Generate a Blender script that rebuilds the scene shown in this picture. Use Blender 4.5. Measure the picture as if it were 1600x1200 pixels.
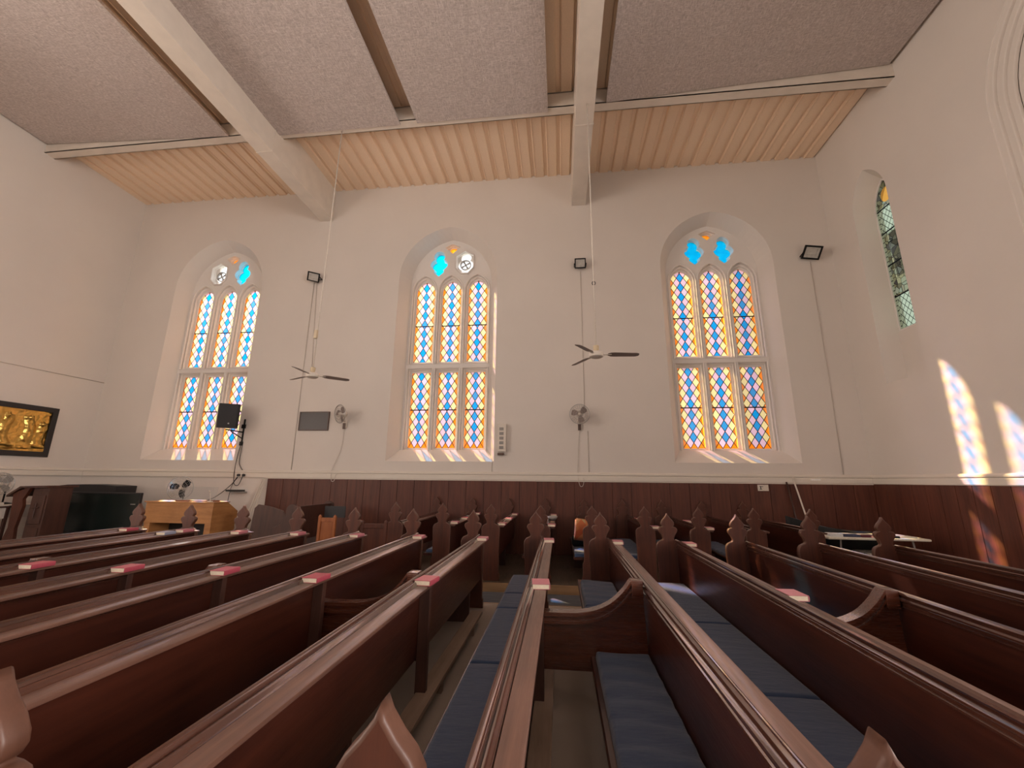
import bpy, bmesh, math, random
from mathutils import Vector, Matrix
random.seed(7)
for o in list(bpy.data.objects): bpy.data.objects.remove(o)
S = bpy.context.scene
COL = S.collection
PI = math.pi

# ------------------------------------------------------------------ camera
cam = bpy.data.cameras.new('camera'); camo = bpy.data.objects.new('camera', cam); COL.objects.link(camo)
R = ((0.99362384, -0.01536599, -0.11169401), (0.11228472, 0.22438988, 0.96800895), (0.01018859, -0.9743783, 0.2246845))
M = Matrix([[r[0], -r[1], -r[2], 0] for r in R] + [[0, 0, 0, 1]])
M.translation = (0, 0, 1.615)
camo.matrix_world = M
cam.sensor_fit = 'HORIZONTAL'; cam.sensor_width = 36; cam.lens = 649.21 / 1600 * 36
cam.clip_start = 0.05; cam.clip_end = 200
S.camera = camo
# ------------------------------------------------------------------ world, sun, added fill, exposure
W = bpy.data.worlds.new('sky'); S.world = W; W.use_nodes = True
_t = W.node_tree; bg = _t.nodes['Background']; bg.inputs[0].default_value = (0.93, 0.96, 1.0, 1)
_tc = _t.nodes.new('ShaderNodeTexCoord'); _dp = _t.nodes.new('ShaderNodeVectorMath'); _dp.operation = 'DOT_PRODUCT'   # hazy sky, brighter around the sun
_t.links.new(_tc.outputs['Generated'], _dp.inputs[0]); _dp.inputs[1].default_value = (-.525, .547, .652)
_mx = _t.nodes.new('ShaderNodeMath'); _mx.operation = 'MAXIMUM'; _mx.inputs[1].default_value = 0; _t.links.new(_dp.outputs['Value'], _mx.inputs[0])
_pw = _t.nodes.new('ShaderNodeMath'); _pw.operation = 'POWER'; _pw.inputs[1].default_value = 12; _t.links.new(_mx.outputs[0], _pw.inputs[0])
_ma = _t.nodes.new('ShaderNodeMath'); _ma.operation = 'MULTIPLY_ADD'; _ma.inputs[1].default_value = 3.6; _ma.inputs[2].default_value = .80
_t.links.new(_pw.outputs[0], _ma.inputs[0]); _t.links.new(_ma.outputs[0], bg.inputs[1])
sun = bpy.data.lights.new('sun', 'SUN'); sun.energy = 17.0; sun.angle = 0.019; sun.color = (1.0, 0.95, 0.86)
so = bpy.data.objects.new('sun', sun); COL.objects.link(so)
el = math.radians(40.7); hx, hy = 0.693, -0.721
sd = Vector((hx * math.cos(el), hy * math.cos(el), -math.sin(el)))
so.rotation_euler = sd.to_track_quat('-Z', 'Y').to_euler(); so.location = (-20, 30, 30)
REAR = -8.0
REAR_FILL = (-9.6, -2.9, 3.93)
LEFT_FILL, RIGHT_FILL = (0.2, -4.6), (-1.0, -5.0)
UP = 12                                  # lamps added outside made-up window openings, tilted up to brighten the ceiling
def fill_lamp(loc, rz, e, up=UP, col=(1.0, 0.84, 0.73)):
    L = bpy.data.lights.new('fill_lamp', 'AREA'); L.shape = 'RECTANGLE'; L.size = 2.2; L.size_y = 5.2
    L.energy = e; L.color = col
    lo = bpy.data.objects.new('fill_lamp', L); COL.objects.link(lo)
    lo.location = loc; lo.rotation_euler = (math.radians(90 + up), 0, math.radians(rz))
for wx in REAR_FILL: fill_lamp((wx, REAR - .9, 4.2), 0, 1)
for wy, e in zip(LEFT_FILL, (680, 230)): fill_lamp((-12.55 - .9, wy, 4.2), -106, e * 1.2)
for wy, e in zip(RIGHT_FILL, (800, 260)): fill_lamp((6.63 + 1.2, wy, 4.2), 106, e * 1.34, UP, (1.0, .90, .84))
glow = bpy.data.lights.new('added_sky_fill', 'SUN'); glow.energy = 5.0; glow.angle = math.radians(100); glow.color = (.95, .97, 1)  # extra wide lamp added over the world sky as fill, for sheen
go = bpy.data.objects.new('added_sky_fill', glow); COL.objects.link(go); go.location = (0, 30, 30)
go.rotation_euler = Vector((.15, -.83, -.55)).to_track_quat('-Z', 'Y').to_euler()
S.view_settings.view_transform = 'Standard'; S.view_settings.look = 'None'
S.view_settings.gamma = 1; S.view_settings.exposure = 0.14; S.view_settings.use_curve_mapping = False
S.cycles.use_denoising = True
S.cycles.max_bounces = 8; S.cycles.diffuse_bounces = 5; S.cycles.transparent_max_bounces = 12
S.cycles.sample_clamp_indirect = 4

# ------------------------------------------------------------------ helpers
def link(name, me, m=None, parent=None, smooth=False):
    o = bpy.data.objects.new(name, me); COL.objects.link(o)
    if m is not None:
        me.materials.clear(); me.materials.append(m)
    if smooth:
        for p in me.polygons: p.use_smooth = True
    if parent is not None: o.parent = parent
    return o
def empty(name, loc=(0, 0, 0), rz=0):
    o = bpy.data.objects.new(name, None); COL.objects.link(o)
    o.location = loc; o.rotation_euler = (0, 0, rz); o.empty_display_size = .1
    return o
def tag(o, label, cat, group=None, kind=None):
    o['label'] = label; o['category'] = cat
    if group: o['group'] = group
    if kind: o['kind'] = kind
    return o
def struct(o, label=None):
    o['kind'] = 'structure'
    if label: o['label'] = label
    return o
def thing(name, label, cat, loc=(0, 0, 0), rz=0, group=None):
    return tag(empty(name, loc, rz), label, cat, group)
class MB:
    """collects shapes into ONE mesh"""
    def __init__(s): s.b = bmesh.new()
    def box(s, x0, x1, y0, y1, z0, z1, bev=0, mat=None):
        t = bmesh.new(); r = bmesh.ops.create_cube(t, size=1)
        for v in t.verts:
            v.co = Vector((x0 + (v.co.x + .5) * (x1 - x0), y0 + (v.co.y + .5) * (y1 - y0), z0 + (v.co.z + .5) * (z1 - z0)))
        if bev: bmesh.ops.bevel(t, geom=list(t.edges), offset=bev, segments=2, affect='EDGES', profile=.6)
        return s.add(t, mat)
    def add(s, t, mat=None):
        if mat is not None: bmesh.ops.transform(t, matrix=mat, verts=t.verts)
        me = bpy.data.meshes.new('tmp'); t.to_mesh(me); t.free(); s.b.from_mesh(me); bpy.data.meshes.remove(me)
        return s
    def tube(s, pts, r, n=8, closed=False, caps=True):
        pts = [Vector(p) for p in pts]; k = len(pts); t = bmesh.new(); rings = []
        up = None
        for i, p in enumerate(pts):
            a = pts[(i - 1) % k] if (closed or i > 0) else p
            c = pts[(i + 1) % k] if (closed or i < k - 1) else p
            d = (c - a).normalized()
            if up is None:
                up = Vector((0, 0, 1)) if abs(d.z) < .9 else Vector((1, 0, 0))
            u = (up - d * up.dot(d)).normalized(); up = u; w = d.cross(u)
            rr = r[i] if isinstance(r, (list, tuple)) else r
            rings.append([t.verts.new(p + (u * math.cos(2 * PI * j / n) + w * math.sin(2 * PI * j / n)) * rr) for j in range(n)])
        for i in range(k if closed else k - 1):
            A, B = rings[i], rings[(i + 1) % k]
            for j in range(n): t.faces.new((A[j], A[(j + 1) % n], B[(j + 1) % n], B[j]))
        if caps and not closed:
            t.faces.new(rings[0][::-1]); t.faces.new(rings[-1])
        return s.add(t)
    def lathe(s, prof, n=24, mat=None):
        t = bmesh.new(); rings = []
        for r, z in prof:
            if r < 1e-5: rings.append([t.verts.new((0, 0, z))])
            else: rings.append([t.verts.new((r * math.cos(2 * PI * j / n), r * math.sin(2 * PI * j / n), z)) for j in range(n)])
        for A, B in zip(rings, rings[1:]):
            for j in range(n):
                if len(A) == 1 and len(B) > 1: t.faces.new((A[0], B[j], B[(j + 1) % n]))
                elif len(B) == 1 and len(A) > 1: t.faces.new((A[j], B[0], A[(j + 1) % n]))
                elif len(A) > 1: t.faces.new((A[j], B[j], B[(j + 1) % n], A[(j + 1) % n]))
        bmesh.ops.recalc_face_normals(t, faces=t.faces)
        return s.add(t, mat)
    def prism(s, poly, a0, a1, axis='Y', mat=None):
        """poly of (u,v); axis Y: u=x v=z; axis X: u=y v=z; axis Z: u=x v=y"""
        t = bmesh.new()
        f = {'Y': lambda u, v, a: (u, a, v), 'X': lambda u, v, a: (a, u, v), 'Z': lambda u, v, a: (u, v, a)}[axis]
        A = [t.verts.new(f(u, v, a0)) for u, v in poly]; B = [t.verts.new(f(u, v, a1)) for u, v in poly]
        n = len(poly)
        for i in range(n): t.faces.new((A[i], A[(i + 1) % n], B[(i + 1) % n], B[i]))
        t.faces.new(A[::-1]); t.faces.new(B)
        bmesh.ops.recalc_face_normals(t, faces=t.faces)
        return s.add(t, mat)
    def plate(s, outer, holes, t, axis='Y', at=0.0, bev=0.0, mat=None):
        """flat plate with holes, thickness t starting at coordinate `at` along axis"""
        me = plate_mesh(outer, holes, t, axis, at, bev)
        b = bmesh.new(); b.from_mesh(me); bpy.data.meshes.remove(me)
        return s.add(b, mat)
    def build(s, name, m=None, parent=None, smooth=False, angle=None):
        me = bpy.data.meshes.new(name); s.b.to_mesh(me); s.b.free()
        o = link(name, me, m, parent, smooth or angle is not None)
        if angle is not None:
            b = bmesh.new(); b.from_mesh(me)
            for e in b.edges:
                e.smooth = not (len(e.link_faces) == 2 and e.calc_face_angle(0) > angle)
            b.to_mesh(me); b.free()
        return o
def plate_mesh(outer, holes, t, axis='Y', at=0.0, bev=0.0):
    cu = bpy.data.curves.new('c', 'CURVE'); cu.dimensions = '2D'; cu.fill_mode = 'BOTH'
    for poly in [outer] + list(holes):
        sp = cu.splines.new('POLY'); sp.points.add(len(poly) - 1)
        for p, (u, v) in zip(sp.points, poly): p.co = (u, v, 0, 1)
        sp.use_cyclic_u = True
    cu.extrude = max(t / 2 - bev, 0)
    if bev: cu.bevel_depth = bev; cu.bevel_resolution = 2; cu.offset = -bev
    o = bpy.data.objects.new('c', cu); me = bpy.data.meshes.new_from_object(o)
    bpy.data.objects.remove(o); bpy.data.curves.remove(cu)
    for v in me.vertices:
        u, w, h = v.co; h = at + t / 2 + h
        v.co = {'Y': (u, h, w), 'X': (h, u, w), 'Z': (u, w, h)}[axis]
    b = bmesh.new(); b.from_mesh(me)
    bmesh.ops.remove_doubles(b, verts=b.verts, dist=1e-5)
    bmesh.ops.recalc_face_normals(b, faces=b.faces); b.to_mesh(me); b.free()
    return me
def copy_tree(o, parent=None):
    c = o.copy(); COL.objects.link(c)
    if parent is not None: c.parent = parent
    for ch in list(o.children): copy_tree(ch, c)
    return c
def circ(r, n=32, cx=0, cy=0, a0=0): return [(cx + r * math.cos(a0 + 2 * PI * i / n), cy + r * math.sin(a0 + 2 * PI * i / n)) for i in range(n)]
def rect(x0, x1, z0, z1): return [(x0, z0), (x0, z1), (x1, z1), (x1, z0)]
def arch(cx, hw, z0, zs, za, n=14):
    """pointed-arch outline, counterclockwise from bottom left going up the left side"""
    h = za - zs; c = (h * h - hw * hw) / (2 * hw); r = hw + c
    L = [(cx - hw, z0), (cx - hw, zs)]
    a1 = math.atan2(h, c)                       # left arc is centred at (cx + c, zs)
    for i in range(1, n):
        a = a1 * i / n
        L.append((cx + c - r * math.cos(a), zs + r * math.sin(a)))
    Rr = [(2 * cx - x, z) for x, z in L][::-1]
    return L + [(cx, za)] + Rr
def smoothline(pts, n=6):
    """Catmull-Rom through pts"""
    out = []; P = [Vector(p) for p in pts]
    for i in range(len(P) - 1):
        a = P[i - 1] if i else P[i]; b = P[i]; c = P[i + 1]; d = P[i + 2] if i + 2 < len(P) else c
        for k in range(n):
            t = k / n
            out.append(.5 * ((2 * b) + (c - a) * t + (2 * a - 5 * b + 4 * c - d) * t * t + (3 * b - a - 3 * c + d) * t ** 3))
    out.append(P[-1]); return out

# ------------------------------------------------------------------ materials
class NT:
    def __init__(s, name):
        s.m = bpy.data.materials.new(name); s.m.use_nodes = True
        s.t = s.m.node_tree; s.bs = s.t.nodes['Principled BSDF']; s.out = s.t.nodes['Material Output']
    def n(s, kind, **kw):
        x = s.t.nodes.new(kind)
        for k, v in kw.items():
            if hasattr(x, k): setattr(x, k, v)
            else: x.inputs[k.replace('_', ' ')].default_value = v
        return x
    def l(s, a, b): s.t.links.new(a, b)
    def math(s, op, a, b=None, c=None):
        x = s.t.nodes.new('ShaderNodeMath'); x.operation = op
        for i, v in enumerate((a, b, c)):
            if v is None: continue
            if isinstance(v, (int, float)): x.inputs[i].default_value = v
            else: s.l(v, x.inputs[i])
        return x.outputs[0]
    def mix(s, f, a, b, blend='MIX'):
        x = s.t.nodes.new('ShaderNodeMix'); x.data_type = 'RGBA'; x.blend_type = blend
        if isinstance(f, (int, float)): x.inputs[0].default_value = f
        else: s.l(f, x.inputs[0])
        for i, v in ((6, a), (7, b)):
            if isinstance(v, (tuple, list)): x.inputs[i].default_value = (*v[:3], 1)
            else: s.l(v, x.inputs[i])
        return x.outputs[2]
    def coord(s, scale=(1, 1, 1)):
        tc = s.n('ShaderNodeTexCoord'); mp = s.n('ShaderNodeMapping'); mp.inputs['Scale'].default_value = scale
        s.l(tc.outputs['Object'], mp.inputs[0]); return mp.outputs[0]
    def noise(s, vec, sc=5, det=4, rough=.55):
        x = s.n('ShaderNodeTexNoise'); x.inputs['Scale'].default_value = sc; x.inputs['Detail'].default_value = det
        x.inputs['Roughness'].default_value = rough; s.l(vec, x.inputs['Vector']); return x.outputs[0]
    def ramp(s, f, stops):
        x = s.n('ShaderNodeValToRGB'); cr = x.color_ramp
        while len(cr.elements) < len(stops): cr.elements.new(.5)
        for e, (p, c) in zip(cr.elements, stops): e.position = p; e.color = (*c, 1)
        s.l(f, x.inputs[0]); return x.outputs[0]
    def bump(s, h, st=.2, d=.01):
        x = s.n('ShaderNodeBump'); x.inputs['Strength'].default_value = st; x.inputs['Distance'].default_value = d
        s.l(h, x.inputs['Height']); s.l(x.outputs[0], s.bs.inputs['Normal'])
def simple(name, col, rough=.5, metal=0, bump=0, bs=60, var=.08, spec=.5):
    k = NT(name); v = k.coord(); nz = k.noise(v, bs, 3)
    c = k.ramp(nz, [(.3, tuple(x * (1 - var) for x in col)), (.7, tuple(min(1, x * (1 + var)) for x in col))])
    k.l(c, k.bs.inputs['Base Color']); k.bs.inputs['Roughness'].default_value = rough; k.bs.inputs['Metallic'].default_value = metal
    k.bs.inputs['Specular IOR Level'].default_value = spec
    if bump: k.bump(nz, bump, .004)
    return k.m
def wood(name, dark, light, scale, rough=.35, coat=.3, crough=.18):
    k = NT(name); v = k.coord(scale)
    oi = k.n('ShaderNodeObjectInfo')
    ad = k.n('ShaderNodeVectorMath', operation='ADD'); k.l(v, ad.inputs[0])
    cb = k.n('ShaderNodeCombineXYZ'); mul = k.math('MULTIPLY', oi.outputs['Random'], 37.0)
    for i in range(3): k.l(mul, cb.inputs[i])
    k.l(cb.outputs[0], ad.inputs[1]); v2 = ad.outputs[0]
    g = k.noise(v2, 1.0, 6, .62); f = k.noise(v2, 6.0, 3, .7)
    big = k.noise(k.coord((1.2, 1.2, 1.2)), 1.6, 3)
    c = k.ramp(g, [(.28, dark), (.5, tuple((a + b) / 2 for a, b in zip(dark, light))), (.74, light)])
    c = k.mix(k.math('MULTIPLY', f, .35), c, tuple(x * .45 for x in dark))
    c = k.mix(k.math('MULTIPLY', k.math('SUBTRACT', big, .35), 1.1), c, tuple(x * 1.25 for x in light))
    k.l(c, k.bs.inputs['Base Color'])
    rr = k.math('MULTIPLY_ADD', f, .25, rough - .1); k.l(rr, k.bs.inputs['Roughness'])
    k.bs.inputs['Coat Weight'].default_value = coat; k.bs.inputs['Coat Roughness'].default_value = crough
    k.bump(f, .12, .003)
    return k.m
DK = (.022, .0045, .0028); LT = (.072, .017, .008)
M_woodY = wood('pew_wood_lengthwise', DK, LT, (22, 1.1, 22))
M_woodZ = wood('pew_wood_upright', (.034, .008, .004), (.115, .030, .013), (20, 20, 1.3), rough=.5, coat=.06)
M_ledge = wood('worn_ledge_wood', (.045, .019, .013), (.20, .098, .068), (24, .9, 24), rough=.38, coat=.30)
M_edge = wood('worn_bench_end_edge', (.05, .019, .011), (.145, .060, .035), (9, 9, 3), rough=.5, coat=.06)
M_rail = wood('polished_rail_wood', (.020, .006, .004), (.095, .034, .021), (24, .9, 24), rough=.20, coat=1.0, crough=.09)
M_railX = wood('polished_rail_wood_crosswise', (.035, .009, .005), (.13, .036, .017), (1.1, 24, 24), rough=.24, coat=.7)
M_wains = None
M_lightwood = wood('oak_veneer', (.33, .14, .045), (.55, .27, .10), (2, 2, 14), rough=.45, coat=.1)
M_orangewood = wood('orange_varnished_wood', (.22, .06, .018), (.42, .14, .04), (16, 16, 1.3), rough=.4, coat=.2)
M_darkwood = wood('dark_carved_wood', (.028, .010, .007), (.085, .032, .02), (14, 14, 1.5), rough=.5, coat=.1)
def plaster(name, col, st=.25):
    k = NT(name); v = k.coord(); a = k.noise(v, .45, 4); b = k.noise(v, 9, 5, .6); f = k.noise(v, 120, 2)
    c = k.ramp(a, [(.3, tuple(x * .93 for x in col)), (.7, col)])
    c = k.mix(k.math('MULTIPLY', b, .10), c, tuple(x * .8 for x in col))
    k.l(c, k.bs.inputs['Base Color']); k.bs.inputs['Roughness'].default_value = .75
    k.bump(k.math('ADD', b, k.math('MULTIPLY', f, .25)), st, .006); return k.m
M_wall = plaster('white_painted_plaster', (.75, .695, .64))
M_stone = plaster('white_painted_stone', (.80, .76, .72), .35)
M_rail_white = plaster('white_painted_rail', (.78, .72, .64), .1)
M_deck = simple('cream_painted_steel_sheet', (.88, .68, .50), .5, var=.04)
M_beam = simple('white_painted_steel_beam', (.72, .65, .57), .45, var=.05, bs=3)
# wainscot boards
def wains():
    k = NT('stained_wainscot_boards'); tc = k.n('ShaderNodeTexCoord'); sp = k.n('ShaderNodeSeparateXYZ'); k.l(tc.outputs['Object'], sp.inputs[0])
    s_ = k.math('ADD', sp.outputs[0], sp.outputs[1])
    idx = k.math('FLOOR', k.math('DIVIDE', s_, .42))
    wn = k.n('ShaderNodeTexWhiteNoise'); wn.noise_dimensions = '1D'; k.l(idx, wn.inputs['W'])
    cb = k.n('ShaderNodeCombineXYZ'); k.l(k.math('MULTIPLY_ADD', s_, 14, k.math('MULTIPLY', wn.outputs['Value'], 50)), cb.inputs[0]); k.l(sp.outputs[2], cb.inputs[2])
    g = k.noise(cb.outputs[0], 1.0, 6, .65)
    c = k.ramp(g, [(.3, (.065, .020, .012)), (.7, (.16, .05, .028))])
    c = k.mix(k.math('MULTIPLY', wn.outputs['Value'], .45), c, (.075, .018, .012))
    k.l(c, k.bs.inputs['Base Color']); k.bs.inputs['Roughness'].default_value = .5; k.bump(g, .15, .004); return k.m
M_wains = wains()
def acoustic():
    k = NT('grey_acoustic_board'); tc = k.n('ShaderNodeTexCoord'); v = tc.outputs['Object']
    a = k.noise(k.coord((55, 14, 30)), 1, 3, .7); b = k.noise(k.coord((14, 60, 30)), 1, 3, .7)
    m = k.math('MAXIMUM', a, b)
    br = k.n('ShaderNodeTexBrick'); br.offset = 0; br.inputs['Scale'].default_value = 1; br.inputs['Mortar Size'].default_value = .004
    br.inputs['Mortar Smooth'].default_value = .4; br.inputs['Brick Width'].default_value = .705; br.inputs['Row Height'].default_value = .695
    br.inputs['Color1'].default_value = br.inputs['Color2'].default_value = (1, 1, 1, 1); br.inputs['Mortar'].default_value = (.0, .0, .0, 1)
    sh = k.n('ShaderNodeVectorMath', operation='ADD'); k.l(v, sh.inputs[0]); sh.inputs[1].default_value = (.35, .18, 0); k.l(sh.outputs[0], br.inputs['Vector'])
    c = k.ramp(m, [(.42, (.40, .345, .32)), (.60, (.58, .51, .48)), (.75, (.74, .68, .65))])
    c = k.mix(k.math('SUBTRACT', 1, br.outputs[0]), c, (.50, .43, .39))
    k.l(c, k.bs.inputs['Base Color']); k.bs.inputs['Roughness'].default_value = .9
    k.bump(k.math('ADD', k.math('MULTIPLY', m, .5), br.outputs[0]), .5, .02); return k.m
M_acou = acoustic()
def carpet():
    k = NT('beige_grey_carpet'); v = k.coord(); a = k.noise(v, .8, 3); b = k.noise(v, 180, 3, .8)
    c = k.ramp(a, [(.35, (.36, .30, .25)), (.65, (.47, .40, .33))]); c = k.mix(k.math('MULTIPLY', b, .5), c, (.30, .25, .21))
    k.l(c, k.bs.inputs['Base Color']); k.bs.inputs['Roughness'].default_value = .95; k.bump(b, .5, .01); return k.m
M_carpet = carpet()
def fabric(name, col):
    k = NT(name); v = k.coord(); b = k.noise(v, 260, 3, .8); a = k.noise(k.coord((3, 9, 3)), 1.5, 3)
    c = k.ramp(b, [(.3, tuple(x * .7 for x in col)), (.7, tuple(x * 1.2 for x in col))])
    k.l(c, k.bs.inputs['Base Color']); k.bs.inputs['Roughness'].default_value = .85; k.bs.inputs['Sheen Weight'].default_value = .3
    k.bump(k.math('ADD', k.math('MULTIPLY', b, .2), a), .5, .02); return k.m
M_blue = fabric('slate_blue_upholstery', (.034, .066, .140))
M_bluecarpet = fabric('navy_aisle_carpet', (.018, .030, .052))
M_boards = wood('dark_floor_boards', (.05, .035, .022), (.13, .09, .06), (9, .8, 9), rough=.5, coat=.05)
M_riser = wood('pale_step_wood', (.26, .15, .07), (.46, .30, .16), (1.2, 12, 12), rough=.5, coat=.1)
M_black = simple('black_plastic', (.014, .014, .016), .45)
M_blackmat = simple('matt_black_cloth', (.01, .012, .013), .9)
M_grey = simple('grey_plastic', (.30, .28, .26), .4)
M_white = simple('off_white_plastic', (.72, .66, .58), .4)
M_blade = simple('taupe_fan_blade', (.27, .215, .19), .45)
M_chrome = simple('brushed_steel', (.45, .44, .43), .3, 1)
M_iron = simple('black_iron', (.012, .012, .012), .4, .6)
M_paper = simple('cream_page_edges', (.78, .68, .52), .8, bs=200)
M_redbook = simple('red_book_cloth', (.42, .07, .10), .45)
M_pinkbook = simple('pink_red_book_cover', (.50, .17, .20), .45)
M_bluebook = simple('grey_blue_book_cover', (.30, .32, .42), .5)
M_wirewhite = simple('white_cable', (.60, .54, .48), .5)
M_wiredark = simple('dark_cable', (.04, .035, .035), .5)
M_foot = wood('bare_kneeler_wood', (.20, .13, .09), (.36, .26, .19), (20, 1.2, 20), rough=.6, coat=0)
def glass_mat(name, kind):
    k = NT(name); tc = k.n('ShaderNodeTexCoord'); sp = k.n('ShaderNodeSeparateXYZ'); k.l(tc.outputs['Object'], sp.inputs[0])
    X, Z = sp.outputs[0], sp.outputs[2]
    BLUE = (.0, .30, .68); OR = (1, .24, .01); YE = (1, .74, .32); PK = (.88, .52, .62); LEAD = (.006, .005, .005)
    if kind == 'quarry':
        u = k.math('DIVIDE', X, .170); v = k.math('DIVIDE', Z, .27)
        a = k.math('ADD', u, v); b = k.math('SUBTRACT', u, v)       # cell = floor(a+.5), floor(b+.5)
        ia = k.math('FLOOR', k.math('ADD', a, .5)); ib = k.math('FLOOR', k.math('ADD', b, .5))
        col = k.math('ABSOLUTE', k.math('ADD', ia, ib))             # 0 centre,1 pink,2 yellow,>=3 orange
        c = k.mix(k.math('GREATER_THAN', col, .5), BLUE, PK)
        c = k.mix(k.math('GREATER_THAN', col, 1.5), c, YE)
        c = k.mix(k.math('GREATER_THAN', col, 2.5), c, OR)
        # variation from pane to pane
        cb = k.n('ShaderNodeCombineXYZ'); k.l(ia, cb.inputs[0]); k.l(ib, cb.inputs[1])
        oi = k.n('ShaderNodeObjectInfo'); k.l(k.math('MULTIPLY', oi.outputs['Random'], 50), cb.inputs[2])
        wn = k.n('ShaderNodeTexWhiteNoise'); k.l(cb.outputs[0], wn.inputs['Vector'])
        c = k.mix(k.math('MULTIPLY', wn.outputs['Value'], .28), c, (.25, .20, .18), 'MIX')
        # bottom row and top tip are orange
        cz = k.math('DIVIDE', k.math('SUBTRACT', ia, ib), 2.0)
        bt = k.n('ShaderNodeAttribute', attribute_type='OBJECT', attribute_name='botrow')
        c = k.mix(k.math('LESS_THAN', cz, bt.outputs['Fac']), c, OR)
        at = k.n('ShaderNodeAttribute', attribute_type='OBJECT', attribute_name='toprow')
        c = k.mix(k.math('GREATER_THAN', cz, at.outputs['Fac']), c, OR)
        fa = k.math('ABSOLUTE', k.math('SUBTRACT', k.math('SUBTRACT', a, ia), 0)); fb = k.math('ABSOLUTE', k.math('SUBTRACT', b, ib))
        e = k.math('MAXIMUM', fa, fb)                                # .5 at the cell edge
        lead = k.math('GREATER_THAN', e, .445)
        bar = k.n('ShaderNodeAttribute', attribute_type='OBJECT', attribute_name='barz')
        lead = k.math('MAXIMUM', lead, k.math('LESS_THAN', k.math('ABSOLUTE', k.math('SUBTRACT', Z, bar.outputs['Fac'])), .014))
        c = k.mix(lead, c, LEAD)
    elif kind == 'blue':
        nz = k.noise(tc.outputs['Object'], 4, 3); c = k.ramp(nz, [(.3, (.0, .42, .85)), (.7, (.0, .56, .95))])
    elif kind == 'orange':
        nz = k.noise(tc.outputs['Object'], 9, 3); c = k.ramp(nz, [(.3, (1, .2, .0)), (.7, (1, .45, .03))])
    elif kind == 'clear':
        c = k.mix(0.0, (.9, .95, 1), (1, 1, 1))
    elif kind == 'old':                                              # old figured window: pale quarries, dark leading, darker figures; colours lowered for dimmer light behind
        Y = sp.outputs[1]
        cb = k.n('ShaderNodeCombineXYZ'); k.l(Y, cb.inputs[0]); k.l(Z, cb.inputs[1])
        vo = k.n('ShaderNodeTexVoronoi'); vo.inputs['Scale'].default_value = 9; k.l(cb.outputs[0], vo.inputs['Vector'])
        ve = k.n('ShaderNodeTexVoronoi'); ve.feature = 'DISTANCE_TO_EDGE'; ve.inputs['Scale'].default_value = 9; k.l(cb.outputs[0], ve.inputs['Vector'])
        sc = k.n('ShaderNodeSeparateColor'); k.l(vo.outputs['Color'], sc.inputs[0])
        body = k.ramp(sc.outputs[0], [(.0, (.30, .36, .26)), (.3, (.42, .40, .22)), (.5, (.10, .09, .05)), (.65, (.52, .50, .30)), (.8, (.05, .035, .06)), (1, (.55, .60, .45))])
        fig = k.math('MULTIPLY', k.math('LESS_THAN', k.math('ABSOLUTE', k.math('SUBTRACT', Z, 1.62)), .5), k.math('LESS_THAN', k.math('ABSOLUTE', Y), .15)); body = k.mix(k.math('MULTIPLY', fig, .75), body, (.045, .04, .03))
        disc = k.math('LESS_THAN', k.math('ADD', k.math('POWER', k.math('DIVIDE', Y, .14), 2), k.math('POWER', k.math('DIVIDE', k.math('SUBTRACT', Z, 2.98), .16), 2)), 1)
        a = k.math('DIVIDE', Y, .12); b = k.math('DIVIDE', Z, .16)
        p = k.math('ADD', a, b); q = k.math('SUBTRACT', a, b)
        e = k.math('MAXIMUM', k.math('ABSOLUTE', k.math('SUBTRACT', k.math('FRACT', p), .5)), k.math('ABSOLUTE', k.math('SUBTRACT', k.math('FRACT', q), .5)))
        quarry = k.mix(k.math('GREATER_THAN', e, .44), (.58, .68, .50), (.01, .01, .01))
        mid = k.math('MULTIPLY', k.math('GREATER_THAN', Z, .75), k.math('LESS_THAN', Z, 2.15))
        top = k.math('GREATER_THAN', Z, 2.75)
        c = k.mix(k.math('LESS_THAN', ve.outputs[0], .035), body, (.01, .01, .01))
        c = k.mix(k.math('SUBTRACT', 1, k.math('MAXIMUM', mid, top)), c, quarry)
        c = k.mix(disc, c, (.85, .42, .08))
        border = k.math('GREATER_THAN', k.math('ABSOLUTE', Y), .27)
        ch = k.math('GREATER_THAN', k.math('FRACT', k.math('MULTIPLY', Z, 9)), .82)
        c = k.mix(border, c, (.50, .55, .38)); c = k.mix(k.math('MULTIPLY', border, ch), c, (.01, .01, .01))
        for zz in (.74, 1.45, 2.18, 2.72): c = k.mix(k.math('LESS_THAN', k.math('ABSOLUTE', k.math('SUBTRACT', Z, zz)), .018), c, (.01, .01, .01))
    t = k.t
    tr = k.n('ShaderNodeBsdfTransparent'); tl = k.n('ShaderNodeBsdfTranslucent'); gl = k.n('ShaderNodeBsdfGlossy'); gl.inputs['Roughness'].default_value = .15
    k.l(c, tr.inputs[0]); k.l(c, tl.inputs[0])
    m1 = k.n('ShaderNodeMixShader'); m1.inputs[0].default_value = .12; k.l(tr.outputs[0], m1.inputs[1]); k.l(tl.outputs[0], m1.inputs[2])
    m2 = k.n('ShaderNodeMixShader'); m2.inputs[0].default_value = .02; k.l(m1.outputs[0], m2.inputs[1]); k.l(gl.outputs[0], m2.inputs[2])
    k.l(m2.outputs[0], k.out.inputs[0]); t.nodes.remove(k.bs); return k.m
G_q = glass_mat('stained_glass_quarries', 'quarry'); G_b = glass_mat('blue_stained_glass', 'blue'); G_o = glass_mat('amber_stained_glass', 'orange')
G_c = glass_mat('clear_window_glass', 'clear'); G_old = glass_mat('old_figured_stained_glass', 'old')

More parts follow.
